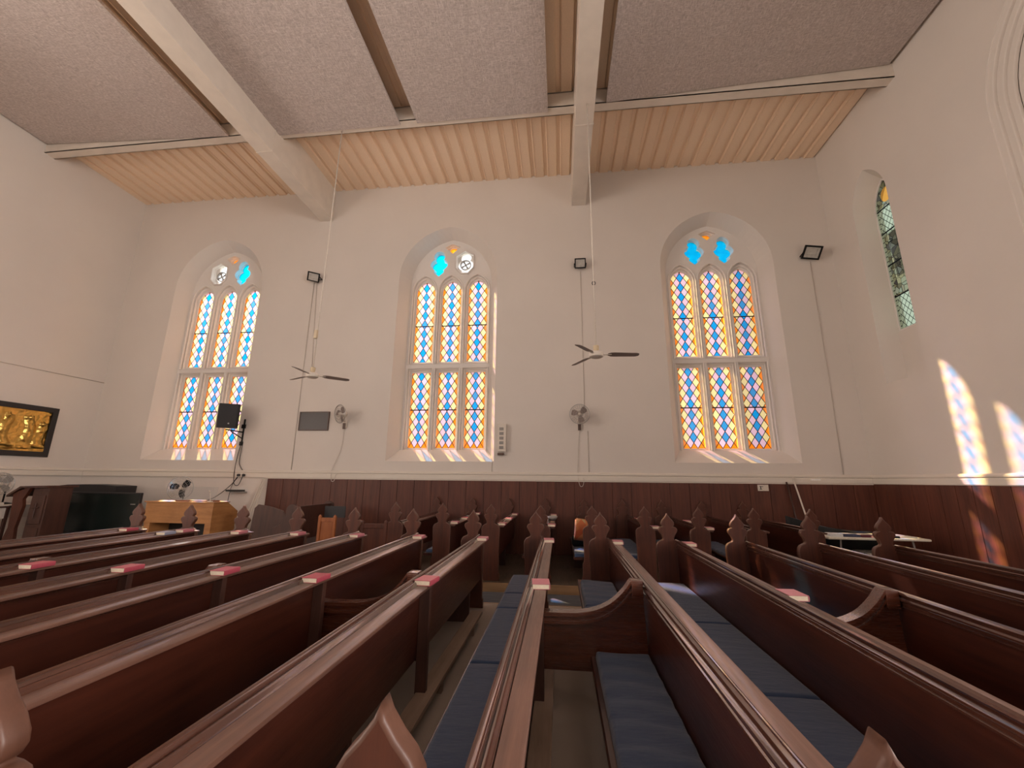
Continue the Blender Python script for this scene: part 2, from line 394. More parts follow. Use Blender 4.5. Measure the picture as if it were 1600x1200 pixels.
# ================================================================== ROOM
XL, XR, YW, ZC = -12.55, 6.63, 9.9, 9.76
WC = (-9.61, -2.90, 3.93)
H0, HS, HA, HW = 2.03, 6.90, 8.37, 1.34              # opening on the inner wall face
F0, FS, FA, FW = 2.33, 6.84, 8.19, 1.13              # at the tracery
AX, AY0, AY1 = -6.75, 6.02, 7.14          # sunk aisle between the two blocks of pews
b = MB(); b.box(XL - .3, XR + .8, REAR - .3, AY0, -.3, 0); b.box(XL - .3, AX, AY0, YW + .8, -.3, 0); struct(b.build('floor', M_carpet), 'beige grey carpeted floor')
b = MB(); b.box(AX, XR + .8, AY1, YW + .8, -.3, 0); struct(b.build('floor', M_boards), 'dark boarded platform under the short pews')
b = MB(); b.box(AX, XR + .8, AY0, AY1, -.3, -.13); struct(b.build('floor', M_bluecarpet), 'dark blue carpet of the sunk aisle between the pew blocks')
b = MB(); b.box(AX, XR + .8, AY1 - .02, AY1, -.13, .004, .003); b.box(AX, XR + .8, AY0, AY0 + .02, -.13, .004, .003); struct(b.build('trim_13', M_riser), 'pale wooden step edges of the sunk aisle')
# back wall (inner face) and outer shell
b = MB()
b.plate(rect(XL - .02, XR + .02, 0, ZC + .3), [arch(c, HW, H0, HS, HA) for c in WC], .04, 'Y', YW)
b.plate(rect(XL - .5, XR + .9, -.1, ZC + 1), [arch(c, FW, F0, FS, FA) for c in WC], .08, 'Y', YW + .60)
for c in WC:
    A = arch(c, HW, H0, HS, HA); B = arch(c, FW, F0, FS, FA); n = len(A); t = bmesh.new()
    va = [t.verts.new((x, YW, z)) for x, z in A]; vm = [t.verts.new((x, YW + .37, z)) for x, z in B]; vb = [t.verts.new((x, YW + .68, z)) for x, z in B]
    for i in range(n):
        j = (i + 1) % n
        t.faces.new((va[i], va[j], vm[j], vm[i])); t.faces.new((vm[i], vm[j], vb[j], vb[i]))
    bmesh.ops.recalc_face_normals(t, faces=t.faces); b.add(t)
struct(b.build('wall_back', M_wall), 'white plaster wall with three deep pointed window openings')
# left wall
b = MB(); b.plate([(REAR - .3, 0), (REAR - .3, ZC + .3), (YW + .7, ZC + .3), (YW + .7, 0)], [arch(c, 1.15, 2.0, 6.4, 7.9) for c in LEFT_FILL], .3, 'X', XL - .3); struct(b.build('wall_left', M_wall), 'white plaster side wall on the left')  # both openings are made up, to let the left fill lamps in
# right wall with the lancet opening and the moulded arch recess
RC, RH = 8.56, .48
rw_in = arch(RC, RH, 3.60, 7.45, 8.25); rw_gl = arch(RC, .33, 4.66, 7.35, 8.0)
NC, NH = 4.10, 1.98
def nrect(d): return arch(NC, NH - d, -.02 if d else -.05, 7.1 - d * .2, 9.2 - d * 1.2)
b = MB()
b.plate([(REAR - .3, 0), (REAR - .3, ZC + .3), (YW + .6, ZC + .3), (YW + .6, 0)], [rw_in, arch(NC, NH, .0 + .01, 7.1, 9.2)] + [arch(c, 1.15, 2.0, 6.4, 7.9) for c in RIGHT_FILL], .04, 'X', XR)  # last two openings added out of view for the right fill lamps
for i, dd in enumerate((.0, .09, .18, .30)):          # stepped mouldings of the blind arch
    o = arch(NC, NH - dd + .03, .01, 7.1, 9.2 - dd * 1.1 + .03); h = arch(NC, NH - dd - .09, -.05 + .07, 7.1, 9.2 - dd * 1.1 - .1)
    b.plate(o, [h], .06, 'X', XR + .02 + i * .055, .012)
b.plate([(REAR - .3, -.1), (REAR - .3, ZC + .3), (YW + .6, ZC + .3), (YW + .6, -.1)], [arch(RC, .36, 4.6, 7.35, 8.03)] + [arch(c, 1.15, 2.0, 6.4, 7.9) for c in RIGHT_FILL], .08, 'X', XR + .40)
n = len(rw_in); t = bmesh.new()
va = [t.verts.new((XR, y, z)) for y, z in rw_in]; vb = [t.verts.new((XR + .33, y, z)) for y, z in arch(RC, .34, 3.60, 7.35, 8.02)]
vc = [t.verts.new((XR + .49, y, z)) for y, z in arch(RC, .34, 3.60, 7.35, 8.02)]
for i in range(n):
    j = (i + 1) % n; t.faces.new((va[i], va[j], vb[j], vb[i])); t.faces.new((vb[i], vb[j], vc[j], vc[i]))
bmesh.ops.recalc_face_normals(t, faces=t.faces); b.add(t)
struct(b.build('wall_right', M_wall), 'white plaster side wall on the right with moulded blind arch')
# rear wall behind the camera, with three tall openings added for fill light
b = MB(); b.plate(rect(XL - .3, XR + .5, 0, ZC + .3), [arch(c, 1.15, 2.2, 6.4, 7.9) for c in REAR_FILL], .25, 'Y', REAR - .25)
struct(b.build('wall_rear', M_wall), 'plain white wall behind the pews')
# ceiling: folded steel roof deck
b = MB(); prof = []; x = XL - .05; pitch = .345
while x < XR + .3:
    prof += [(x, 0), (x + .205, 0), (x + .225, .045), (x + .30, .045), (x + .32, 0), (x + .333, 0), (x + .337, -.012), (x + .342, 0)]; x += pitch
prof = [(u, ZC + v) for u, v in prof]
b.prism([(XL - .05, ZC + .2)] + prof + [(XR + .35, ZC + .2)], REAR - .2, YW + .5, 'Y')
struct(b.build('ceiling', M_deck), 'cream profiled steel roof deck above the beams')
# main beams
for i, (x0, x1) in enumerate(((-6.72, -6.35), (.42, .79))):
    b = MB(); b.box(x0, x1, REAR, YW + .02, 8.79, ZC + .02, .006)
    b.box(x0 - .012, x1 + .012, 7.28, 7.31, 8.78, ZC)
    struct(b.build('trim_%d' % (i + 1), M_beam), ['white steel roof beam on the left', 'white steel roof beam on the right'][i])
for i, (x0, x1) in enumerate(((XL, -6.72), (-6.35, .42), (.79, XR))):
    b = MB(); b.box(x0, x1, 7.36, 7.375, 9.38, ZC); b.box(x0, x1, 7.36, 7.58, 9.38, 9.395); b.box(x0, x1, 7.565, 7.58, 9.38, 9.45); b.box(x0, x1, 7.36, 7.58, ZC - .03, ZC - .01)
    struct(b.build('trim_%d' % (i + 3), M_beam), 'white steel cross channel under the roof deck, ' + ['left bay', 'middle bay', 'right bay'][i])
# acoustic rafts
rafts = [(-12.50, -7.56, 9.60, 9.355, 7.34, 'left bay, sloping up to the side wall'), (-6.37, -3.44, 9.35, 9.35, 7.44, 'middle bay beside the left beam'),
         (-3.05, -.14, 9.35, 9.35, 7.44, 'middle bay beside the right beam'), (1.08, 6.56, 9.35, 9.66, 7.34, 'right bay, sloping up to the side wall')]
for i, (x0, x1, z0, z1, yf, d) in enumerate(rafts):
    b = MB(); b.prism([(x0, z0), (x0, z0 + .06), (x1, z1 + .06), (x1, z1)], REAR + .1, yf, 'Y')
    o = b.build('acoustic_raft', M_acou); tag(o, 'grey tiled acoustic ceiling raft in the ' + d, 'ceiling panel', 'acoustic ceiling rafts')
# wainscot and rails
def boards(b, a0, a1, z0, z1, d0, d1, axis, w=.42):
    a = a0
    while a < a1 - 1e-4:
        e = min(a + w, a1)
        if axis == 'X': b.box(a + .004, e - .004, min(d0, d1), max(d0, d1), z0, z1, .004)
        else: b.box(min(d0, d1), max(d0, d1), a + .004, e - .004, z0, z1, .004)
        a = e
b = MB(); boards(b, -7.24, XR - .03, .0, 1.60, YW - .03, YW - .002, 'X'); b.box(-7.24, XR - .02, YW - .012, YW - .001, 0, 1.6)
struct(b.build('trim_6', M_wains), 'dark red wooden wainscot along the window wall')
b = MB(); boards(b, REAR + .1, YW - .03, .0, 1.60, XR - .03, XR - .002, 'Y', .30); b.box(XR - .012, XR - .001, REAR + .1, YW, 0, 1.6)
struct(b.build('trim_7', M_wains), 'dark red wooden wainscot along the right wall')
railp = [(0, 1.60), (.035, 1.60), (.045, 1.615), (.045, 1.70), (.035, 1.715), (.055, 1.735), (.055, 1.76), (.03, 1.785), (0, 1.79)]
b = MB(); b.prism([(YW - u, v) for u, v in railp], XL, XR, 'X'); b.box(-7.24, XR, YW - .035, YW, 1.585, 1.60)
struct(b.build('trim_8', M_rail_white), 'white dado rail along the window wall')
b = MB(); b.prism([(XR - u, v) for u, v in railp], REAR, YW - .05, 'Y'); struct(b.build('trim_9', M_rail_white), 'white dado rail along the right wall')
b = MB(); b.prism([(XL + u, v) for u, v in railp], REAR, YW - .05, 'Y'); struct(b.build('trim_10', M_rail_white), 'white dado rail along the left wall')

# ------------------------------------------------------------------ stained windows
foil = [(0, .31), (.06, .295), (.11, .25), (.135, .19), (.13, .135), (.105, .10), (.15, .08), (.195, .03), (.215, -.03), (.19, -.09), (.14, -.14), (.10, -.165), (.125, -.185), (.11, -.23), (.06, -.27), (0, -.32)]
foil = [(x * 1.06, z * 1.12) for x, z in foil]
foil = foil + [(-x, z) for x, z in foil[-2:0:-1]]
def foil_at(cx, cz, s): return [(cx + x * s, cz + z * s) for x, z in foil]
def hexa(cx, cz, s): return [(cx + x * s, cz + z * s) for x, z in ((0, .37), (.25, .22), (.25, -.16), (.10, -.33), (-.10, -.33), (-.25, -.16), (-.25, .22))]
SP = .736
def holes(d, w, sides=True, hexes=()):
    hs = []
    for q in (-1, 0, 1):
        cx = q * SP
        hs.append(rect(cx - w, cx + w, 2.385 - d, 4.37 + d)); hs.append(arch(cx, w, 4.66 - d, 6.66, 6.99 + d * 1.5, 10))
    for q in (-1, 1):
        if q in hexes and d > .03: hs.append(hexa(q * .368, 7.49, .90 + d * .6))
        else: hs.append(foil_at(q * .368, 7.49, 1 + d * .9))
    hs.append([(-.13 - d, 7.94 + d * .4), (-.07, 8.0 + d * .5), (0, 8.015 + d * .6), (.07, 8.0 + d * .5), (.13 + d, 7.94 + d * .4), (0, 7.83 - d * .6)])
    if d < .05:
        for q in (-1, 1): hs.append([(q * .83, 7.22), (q * .92, 7.22), (q * .84, 7.36)])
    return hs
def make_window(i, cx, vent, label):
    root = empty('window_%d' % i, (cx, 0, 0)); struct(root, label)
    hx = (vent,) if vent else ()
    b = MB(); oo = arch(0, FW + .02, F0 - .02, FS, FA + .02)
    b.plate(oo, holes(.085, .333, hexes=hx), .07, 'Y', YW + .37, .012)
    b.plate(oo, holes(.042, .298, hexes=hx), .07, 'Y', YW + .43, .012)
    b.plate(oo, holes(.0, .257), .09, 'Y', YW + .49)
    for q in (-1, 0, 1):
        for w, yy, rr_ in ((.345, .368, .020), (.306, .428, .016)):
            d = w - .257
            for o_ in (rect(q * SP - w, q * SP + w, 2.385 - d, 4.37 + d), arch(q * SP, w, 4.66 - d, 6.66, 6.99 + d * 1.5, 10)):
                b.tube([(x, YW + yy, z) for x, z in o_], rr_, 6, True)
    b.build('stone_tracery', M_stone, root)
    Y = YW + .53
    for q in (-1, 0, 1):
        for z0, nm, poly, bar, top in ((2.385, 'glass_panel', rect(-.275, .275, -.02, 2.0), .985, 9.0), (4.66, 'glass_panel', arch(0, .275, -.02, 2.0, 2.36, 10), 1.03, 8.7)):
            me = plate_mesh(poly, [], .0, 'Y', 0)
            o = link(nm, me, G_q, root); o.location = (q * SP, Y, z0); o['toprow'] = float(top); o['barz'] = float(bar); o['botrow'] = .3 if z0 < 3 else -9.0
    for q in (-1, 1):
        if q == vent: continue
        o = link('blue_foil_glass', plate_mesh(foil_at(0, 0, 1.06), [], 0, 'Y', 0), G_b, root); o.location = (q * .368, Y, 7.47); o['label'] = 'bright blue foil-shaped pane'
    b = MB(); b.plate([(-.15, 7.81), (-.15, 8.03), (.15, 8.03), (.15, 7.81)], [], 0, 'Y', Y)
    for q in (-1, 1): b.plate(rect(q * .88 - .07, q * .88 + .07, 7.2, 7.38), [], 0, 'Y', Y)
    o = b.build('amber_glass', G_o, root); o['label'] = 'small amber panes at the head of the window'
    if vent:
        b = MB(); b.plate(foil_at(0, 0, 1.06), [], 0, 'Y', 0); o = b.build('clear_pane', G_c, root); o.location = (vent * .368, Y, 7.47)
        f = MB()
        f.plate(hexa(0, 0, 1.06), [hexa(0, 0, .93)], .06, 'Y', YW + .325, .012)
        f.b.transform(Matrix.Translation((0, 0, 0)))
        o = f.build('white_hexagonal_frame', M_stone, root); o.location = (vent * .368, 0, 7.47)
        f = MB(); f.plate(circ(.155), [circ(.125)], .06, 'Y', Y - .09, .006); f.tube([(0, Y - .09, 0), (0, Y - .03, 0)], .03, 12)
        for a in range(4):
            an = a * PI / 2 + .5
            f.tube([(math.cos(an) * .02, Y - .05, math.sin(an) * .02), (math.cos(an) * .09, Y - .065, math.sin(an) * .09), (math.cos(an) * .13, Y - .05, math.sin(an) * .13)], [.014, .03, .02], 6)
        o = f.build('ventilator_fan', M_grey, root, smooth=True); o.location = (vent * .368, 0, 7.45)
    return root
make_window(1, WC[0], -1, 'stained glass window nearest the left corner, behind the black loudspeaker')
make_window(2, WC[1], 1, 'stained glass window in the middle of the wall with a ventilator at its head')
make_window(3, WC[2], 0, 'stained glass window nearest the right corner with two blue foils')
r4 = empty('window_4', (XR + .36, RC, 4.66)); struct(r4, 'narrow old stained glass lancet in the right wall')
me = plate_mesh([(y - RC, z - 4.66) for y, z in arch(RC, .35, 4.63, 7.35, 8.02)], [], 0, 'X', 0); link('glass_panel', me, G_old, r4)
b = MB(); b.plate([(y - RC, z - 4.66) for y, z in arch(RC, .36, 4.62, 7.35, 8.04)], [[(y - RC, z - 4.66) for y, z in arch(RC, .315, 4.69, 7.35, 7.97)]], .03, 'X', -.03, .005); b.build('window_frame', M_stone, r4)
# sloping inner sill of the lancet
b = MB(); b.box(XR + .31, XR + .40, RC - .38, RC + .38, 3.58, 4.65); struct(b.build('trim_11', M_wall), 'plaster panel and ledge under the narrow lancet')
# unseen tower, added to keep sun off part of the right-hand window
r = thing('sun_blocker', 'added unseen brick tower that keeps sun off part of the right window', 'tower', (1.36, 14.1, -.15))
b = MB(); b.box(-.39, .39, -.25, .25, 0, 11.9); b.build('blocker_shaft', simple('blocker_brick', (.25, .12, .08), .8), r)
b = MB(); b.box(-1.7, 1.7, -.35, .35, 11.9, 13.2, .03); b.build('blocker_head', simple('blocker_grey', (.35, .36, .36), .6), r)
b = MB(); b.box(-40, 40, YW + .7, 60, -.3, -.15); struct(b.build('trim_12', simple('outdoor_ground', (.18, .17, .12), .9)), 'ground outside the church')

# ================================================================== PEWS
RZ = .90
front = [(.062, .858), (.056, .864), (.051, .876), (.046, .882), (.040, .882), (.036, .876), (.033, .874), (.030, .880), (.028, .892), (.022, .900), (.014, .903), (.003, .896), (-.001, .886), (.003, .877), (.014, .872), (.016, .866), (.008, .860), (.001, .851), (.001, .842), (.007, .834), (.015, .830), (.015, .816), (.009, .811), (.008, .803), (.013, .798), (.022, .797)]
rail_poly = front + [(.05, .797), (.05, .835), (.062, .85)]
ledge_poly = [(.060, .850), (.064, .855), (.067, .861), (.138, .859), (.146, .855), (.148, .848), (.146, .838), (.138, .834), (.060, .834)]
# poppy-head bench end, x relative to its centre
endh = [(0, 1.215), (.012, 1.190), (.035, 1.160), (.062, 1.132), (.080, 1.102), (.083, 1.078), (.072, 1.060), (.062, 1.052), (.078, 1.050), (.100, 1.042), (.114, 1.022), (.115, 1.0), (.104, .978), (.086, .955), (.074, .928), (.068, .905), (.076, .889), (.100, .880), (.130, .864), (.150, .838), (.158, .80), (.156, .72), (.150, .60), (.147, .50), (.146, .40)]
def end_outline(pew=True):
    Rr = endh + [(.148, .12), (.160, .10), (.160, 0)]
    Lf = endh + [(.150, .34), (.170, .30), (.176, .12), (.190, .10), (.190, 0)]
    pts = Rr + [(-x, z) for x, z in Lf[::-1]][:-1]
    return pts
def end_mesh():
    """plate of 45 mm with a sunk chamfer following the outline"""
    b = MB(); o = end_outline(); b.plate(o, [], .056, 'Y', -.028, .010)
    return b
def make_pew(y0, y1, name='church_pew', posts=True, cap=True, kneeler=True):
    """ridge at x=0; seat on the -x side"""
    root = empty(name)
    e0 = end_mesh().build('bench_end', M_woodZ, root); e0.data.materials.append(M_edge)
    for p in e0.data.polygons: p.material_index = 0 if abs(p.normal.y) > .98 else 1
    e0.location = (-.075, y0, 0)
    e1 = e0.copy(); COL.objects.link(e1); e1.parent = root; e1.location = (-.075, y1, 0)
    a, z = y0 + .024, y1 - .024
    b = MB(); b.prism(rail_poly, a, z); b.build('top_rail', M_rail, root, angle=.6)
    b = MB(); b.prism(ledge_poly, a, z); b.build('book_ledge', M_ledge, root, angle=.6)
    b = MB(); b.prism([(.022, .345), (.022, .80), (.045, .80), (.045, .345)], a, z); b.build('back_panel', M_woodY, root)
    b = MB(); b.prism([(-.385, .352), (-.392, .362), (-.392, .378), (-.385, .388), (.02, .388), (.02, .352)], a, z); b.build('seat', M_woodY, root)
    if posts:
        m = (y0 + y1) / 2
        ys = [y0 + 1.5, y1 - .55] if y1 - y0 > 3.5 else [m]
        for yy in ys:
            b = MB(); b.prism([(-.34, 0), (-.34, .06), (-.30, .30), (-.33, .352), (.02, .352), (.02, 0)], yy - .02, yy + .02); b.build('leg', M_darkwood, root)
        if y1 - y0 > 3.5:
            b = MB(); b.box(.046, .125, m - .055, m - .005, 0, .833, .004); b.build('ledge_post', M_darkwood, root)
    if kneeler:
        b = MB(); b.box(.055, .185, y0 + .25, y1 - .6, .10, .135, .005)
        for yy in (y0 + .6, (y0 + y1) / 2 + .25, y1 - 1.0): b.box(.075, .165, yy, yy + .05, 0, .10)
        b.build('kneeling_board', M_foot, root)
    return root
Y0, Y1 = .86, 5.80
ORD = ['first', 'second', 'third', 'fourth', 'fifth', 'sixth', 'seventh', 'eighth', 'ninth', 'tenth', 'eleventh', 'twelfth', 'thirteenth']
def ridge(k): return -.257 + .845 * k
main = {}
proto = make_pew(Y0, Y1)
def make_divider():
    """moulded partition between two pews, hung on the front of the right one; x=0 is the ridge of that pew"""
    xs = [(-.003, .905), (-.085, .905), (-.10, .885), (-.150, .825), (-.235, .752), (-.34, .703), (-.45, .680), (-.56, .674), (-.795, .672)]
    top = [tuple(p) for p in smoothline([(x, z, 0) for x, z in xs[2:]], 5)]; top = [(p[0], p[1]) for p in top]
    top = xs[:2] + top
    def strip(h0, h1):
        return [(x, z - h0) for x, z in top] + [(x - (0.03 * h1 / .1 if -.5 < x < -.09 else 0) * 0, z - h1) for x, z in top[::-1]]
    b = MB()
    b.prism([(x, z - .05) for x, z in top] + [(-.795, .29), (.02, .29)], -.014, .014, 'Y')
    b.prism(strip(.0, .026), -.050, .050, 'Y'); b.prism(strip(.026, .060), -.032, .032, 'Y'); b.prism(strip(.060, .078), -.044, .044, 'Y'); b.box(-.085, -.004, -.052, .052, .79, .908, .004)
    return b
div_me = None
for k in range(-7, 6):
    r = proto if k == -7 else copy_tree(proto)
    r.location = (ridge(k), 0, 0); main[k] = r
    i = k + 7
    extra = {-7: 'furthest left, beside the dark standing lectern', 5: 'furthest right, nearest the right wall', 0: 'its ledge running below the camera just left of centre', 1: 'with a swept partition and worn pale ledge, right of centre', 2: 'with broad plain back behind a long row of blue cushions'}.get(k)
    tag(r, 'long dark pew, ' + (extra if extra else ORD[i] + ' of thirteen counted from the left'), 'pew', 'long pews of the near block')
for k in (-5, -3, -1, 1, 3):
    if div_me is None:
        d = make_divider().build('partition', M_railX, main[k], angle=.7); div_me = d.data
    else:
        d = bpy.data.objects.new('partition', div_me); COL.objects.link(d); d.parent = main[k]
    d.location = (0, 3.40, 0); d['label'] = 'low partition with a moulded, swept-down top'
# wall block
wallp = {}
wproto = make_pew(7.30, 9.82, 'short_pew', True, True, False)
for k in range(-3, 6):
    r = wproto if k == -3 else copy_tree(wproto)
    r.location = (ridge(k), 0, 0); wallp[k] = r; i = k + 3
    extra = {-3: 'leftmost, beside the plain wooden chair', 5: 'rightmost, beside the white table', 1: 'with a patterned cushion leaning on its seat'}.get(k)
    tag(r, 'short dark pew at the window wall, ' + (extra if extra else ORD[i] + ' of nine counted from the left'), 'pew', 'short pews of the block by the wall')

# ------------------------------------------------------------------ cushions
def cushion(k, ya, yb, label, w=.385, flat=True, x1=.018, h=.045, z=.389, zone=None):
    b = MB(); t = bmesh.new(); nx, ny = 14, max(6, int((yb - ya) * 22)); 
    wr = random.random() * 9; deep = 0 if flat else .010
    g = []
    def zz(u, v):
        ex = min(u, 1 - u) * w; ey = min(v, 1 - v) * (yb - ya)
        f = min(1, ex / .025) ; f = math.sqrt(max(0, 1 - (1 - f) ** 2)); f2 = min(1, ey / .02); f2 = math.sqrt(max(0, 1 - (1 - f2) ** 2))
        y = ya + v * (yb - ya)
        return z + h * (.35 + .65 * min(f, f2)) + .004 * math.sin(u * PI) + deep * (math.sin(y * 31 + wr + 1.3 * math.sin(u * 4 + wr)) * .6 + math.sin(y * 57 + u * 3) * .4) * (min(f, f2))
    us = [0, .02, .05, .08, .15] + [.25, .38, .5, .62, .75] + [.85, .92, .95, .98, 1]
    vs = sorted(set([0, .006 / (yb - ya), .014 / (yb - ya), .02 / (yb - ya), 1 - .02 / (yb - ya), 1 - .014 / (yb - ya), 1 - .006 / (yb - ya), 1] + [j / ny for j in range(1, ny)]))
    for u in us: g.append([t.verts.new((x1 - w + u * w, ya + v * (yb - ya), zz(u, v))) for v in vs])
    for i in range(len(us) - 1):
        for j in range(len(vs) - 1): t.faces.new((g[i][j], g[i + 1][j], g[i + 1][j + 1], g[i][j + 1]))
    bo = [t.verts.new((x, y, z)) for x, y in ((x1 - w, ya), (x1, ya), (x1, yb), (x1 - w, yb))]
    t.faces.new((bo[0], bo[3], bo[2], bo[1]))
    t.faces.new([bo[0], bo[1]] + [g[i][0] for i in range(len(us) - 1, -1, -1)]); t.faces.new([bo[2], bo[3]] + [g[i][-1] for i in range(len(us))])
    t.faces.new([bo[1], bo[2]] + g[-1][::-1]); t.faces.new([bo[3], bo[0]] + g[0])
    bmesh.ops.recalc_face_normals(t, faces=t.faces)
    b.add(t); o = b.build('seat_cushion', M_blue, None, angle=.9); o.location = (ridge(k), 0, 0)
    tag(o, label, 'cushion', 'blue pew cushions'); return o
A_ = 'pew left of centre'; B_ = 'broad-backed pew right of centre'; D_ = 'pew with the nearest partition'
cushion(0, .92, 1.97, 'blue seat cushion on the %s, the piece nearest the camera' % A_, flat=False)
cushion(0, 1.985, 3.05, 'blue seat cushion on the %s, second piece from the near end' % A_)
cushion(0, 3.065, 4.27, 'blue seat cushion on the %s, third piece from the near end' % A_)
cushion(0, 4.285, 4.80, 'short blue cushion on the %s, last but one from the far end' % A_)
cushion(0, 4.815, 5.70, 'blue seat cushion on the %s, rounded piece at its far end' % A_)
cushion(1, .92, 3.36, 'wrinkled blue cushion on the near seat in front of the curved partition', flat=False, w=.375)
cushion(1, 3.46, 4.45, 'creased blue cushion just beyond the nearest curved partition', flat=False)
cushion(1, 4.46, 5.45, 'blue cushion on the %s, rounded piece at its far end' % D_, flat=False, h=.06)
cushion(2, .92, 2.85, 'blue seat cushion on the %s, nearest piece' % B_)
cushion(2, 2.865, 4.10, 'blue seat cushion on the %s, middle piece' % B_)
cushion(2, 4.115, 5.55, 'blue seat cushion on the %s, sunlit far piece' % B_)
for k, d in ((-2, 'sixth'), (-1, 'seventh'), (3, 'eleventh')):
    cushion(k, 3.46, 5.7, 'blue seat cushion on the far half of the %s long pew from the left' % d)
for k, d in ((-2, 'second'), (-1, 'third'), (1, 'fifth'), (2, 'sixth'), (3, 'seventh'), (4, 'eighth')):
    cushion(k, 7.40, 9.4, 'dark blue cushion on the %s short pew from the left by the wall' % d, flat=False)
# ------------------------------------------------------------------ books
def make_book(cov, side=None):
    r = empty('hymn_book')
    b = MB(); w, l, h = .125, .172, .036
    b.prism([(-w / 2, 0), (w / 2, 0), (w / 2 + .003, .006), (w / 2 + .004, h / 2), (w / 2 + .003, h - .006), (w / 2, h), (-w / 2, h), (-w / 2, h - .003), (w / 2 - .003, h - .003), (w / 2 - .003, .003), (-w / 2, .003)], -l / 2, l / 2)
    b.build('cover', cov, r)
    b = MB(); b.box(-w / 2 + .004, w / 2 - .004, -l / 2 + .003, l / 2 - .004, .0032, h - .0032); b.build('pages', M_paper, r)
    return r
BK = {'red': make_book(M_redbook), 'pink': make_book(M_pinkbook), 'blue': make_book(M_bluebook)}
used = set()
def book(kind, x, y, z, rz, label, group):
    o = BK[kind] if kind not in used else copy_tree(BK[kind])
    used.add(kind); o.location = (x, y, z); o.rotation_euler = (0, 0, rz); tag(o, label, 'book', group)
    return o
LZ = .8602
def lx(k): return ridge(k) + .098
farp = ['first', 'second', 'third', 'fourth', 'fifth', 'sixth', 'seventh', 'eighth', 'ninth', 'tenth']
rr = [.03, -.02, .05, 0, -.04, .03, .02, .06, -.05, .04]
for k in range(-7, 3):
    c = 'red' if k in (-7,) else 'pink'
    book(c, lx(k) + .006, 5.55 + .02 * math.sin(k * 3), LZ, rr[k + 7], 'red hymn book at the far end of the %s long pew ledge from the left' % farp[k + 7], 'red hymn books on the long pew ledges')
book('blue', lx(-6) + .004, 5.28, LZ, .06, 'grey-blue book beside a red one at the far end of the second long pew', 'red hymn books on the long pew ledges')
for k, yy in ((-5, 3.27), (-4, 3.28), (-3, 3.31), (-2, 3.20), (-1, 3.25), (0, 3.28), (2, 3.24)):
    book('red' if k not in (0, 2) else 'pink', lx(k) + .006, yy, LZ, {-1: -.10, 0: .07, -2: -.04}.get(k, .03), 'red hymn book halfway along the %s long pew ledge from the left' % farp[k + 7], 'red hymn books on the long pew ledges')
W9 = {-2: 'second', -1: 'third', 0: 'fourth', 1: 'fifth', 2: 'sixth', 3: 'seventh', 4: 'eighth'}
G2 = 'hymn books on the ledges of the short pews'
for k, yy, c, d in ((-2, 7.48, 'pink', 'near end'), (-2, 8.3, 'red', 'middle'), (-2, 9.5, 'pink', 'wall end'), (-1, 7.42, 'pink', 'near end'), (-1, 8.35, 'pink', 'middle'), (-1, 9.5, 'pink', 'wall end'),
                    (0, 7.40, 'pink', 'near end'), (0, 9.5, 'pink', 'wall end'), (1, 7.42, 'pink', 'near end'), (1, 9.5, 'pink', 'wall end'),
                    (2, 7.42, 'pink', 'near end'), (2, 8.9, 'pink', 'middle'), (3, 7.42, 'pink', 'near end'), (3, 8.6, 'pink', 'middle')):
    book(c, lx(k) + .004, yy, LZ, random.uniform(-.08, .08), 'pale hymn book on the %s short pew ledge from the left, %s' % (W9[k], d), G2)
b = MB(); b.lathe([(.0, .0), (.045, 0), (.085, .035), (.10, .075), (.094, .075), (.08, .04), (.04, .01), (0, .008)], 28); o = b.build('bowl', M_grey, None, True)
o.location = (lx(0) + .0, 8.42, LZ + .002); tag(o, 'grey bowl between books on the ledge of a short pew', 'bowl')
b = MB(); b.box(-.09, .09, -.10, .10, 0, .03, .012); o = b.build('folded_black_glove', M_blackmat, None, True); o.location = (lx(-2) + .0, 8.75, LZ)
tag(o, 'small black cloth lying on the ledge of a short pew', 'cloth')
# patterned cushion leaning on a short pew
b = MB(); t = bmesh.new(); bmesh.ops.create_grid(t, x_segments=12, y_segments=12, size=.5)
for v in t.verts:
    e = max(0, (1 - (abs(v.co.x) * 2) ** 3) * (1 - (abs(v.co.y) * 2) ** 3)); v.co.z = .07 * math.sqrt(e); v.co.x *= .38; v.co.y *= .38
g = bmesh.ops.duplicate(t, geom=t.verts[:] + t.edges[:] + t.faces[:])
for v in g['geom']:
    if isinstance(v, bmesh.types.BMVert): v.co.z = -v.co.z
bmesh.ops.remove_doubles(t, verts=t.verts, dist=.0005); bmesh.ops.recalc_face_normals(t, faces=t.faces); b.add(t)
k_ = NT('orange_patchwork_cloth'); vo = k_.n('ShaderNodeTexVoronoi'); vo.inputs['Scale'].default_value = 8; k_.l(k_.coord(), vo.inputs['Vector'])
sc_ = k_.n('ShaderNodeSeparateColor'); k_.l(vo.outputs['Color'], sc_.inputs[0]); k_.l(k_.ramp(sc_.outputs[0], [(.2, (.42, .09, .03)), (.5, (.50, .20, .07)), (.8, (.42, .30, .14))]), k_.bs.inputs['Base Color']); k_.bs.inputs['Roughness'].default_value = .85
o = b.build('scatter_cushion', k_.m, None, True); o.location = (ridge(1) - .16, 7.99, .745); o.rotation_euler = (math.radians(80), .12, .15)
tag(o, 'orange patchwork scatter cushion propped up on a short pew', 'cushion')
b = MB(); b.box(-.18, .18, -.10, .10, -.09, .09, .05); o = b.build('rolled_rug', M_blackmat, None, True); o.location = (ridge(1) - .21, 8.22, .530)
tag(o, 'dark rolled rug lying under the patchwork cushion', 'rug')

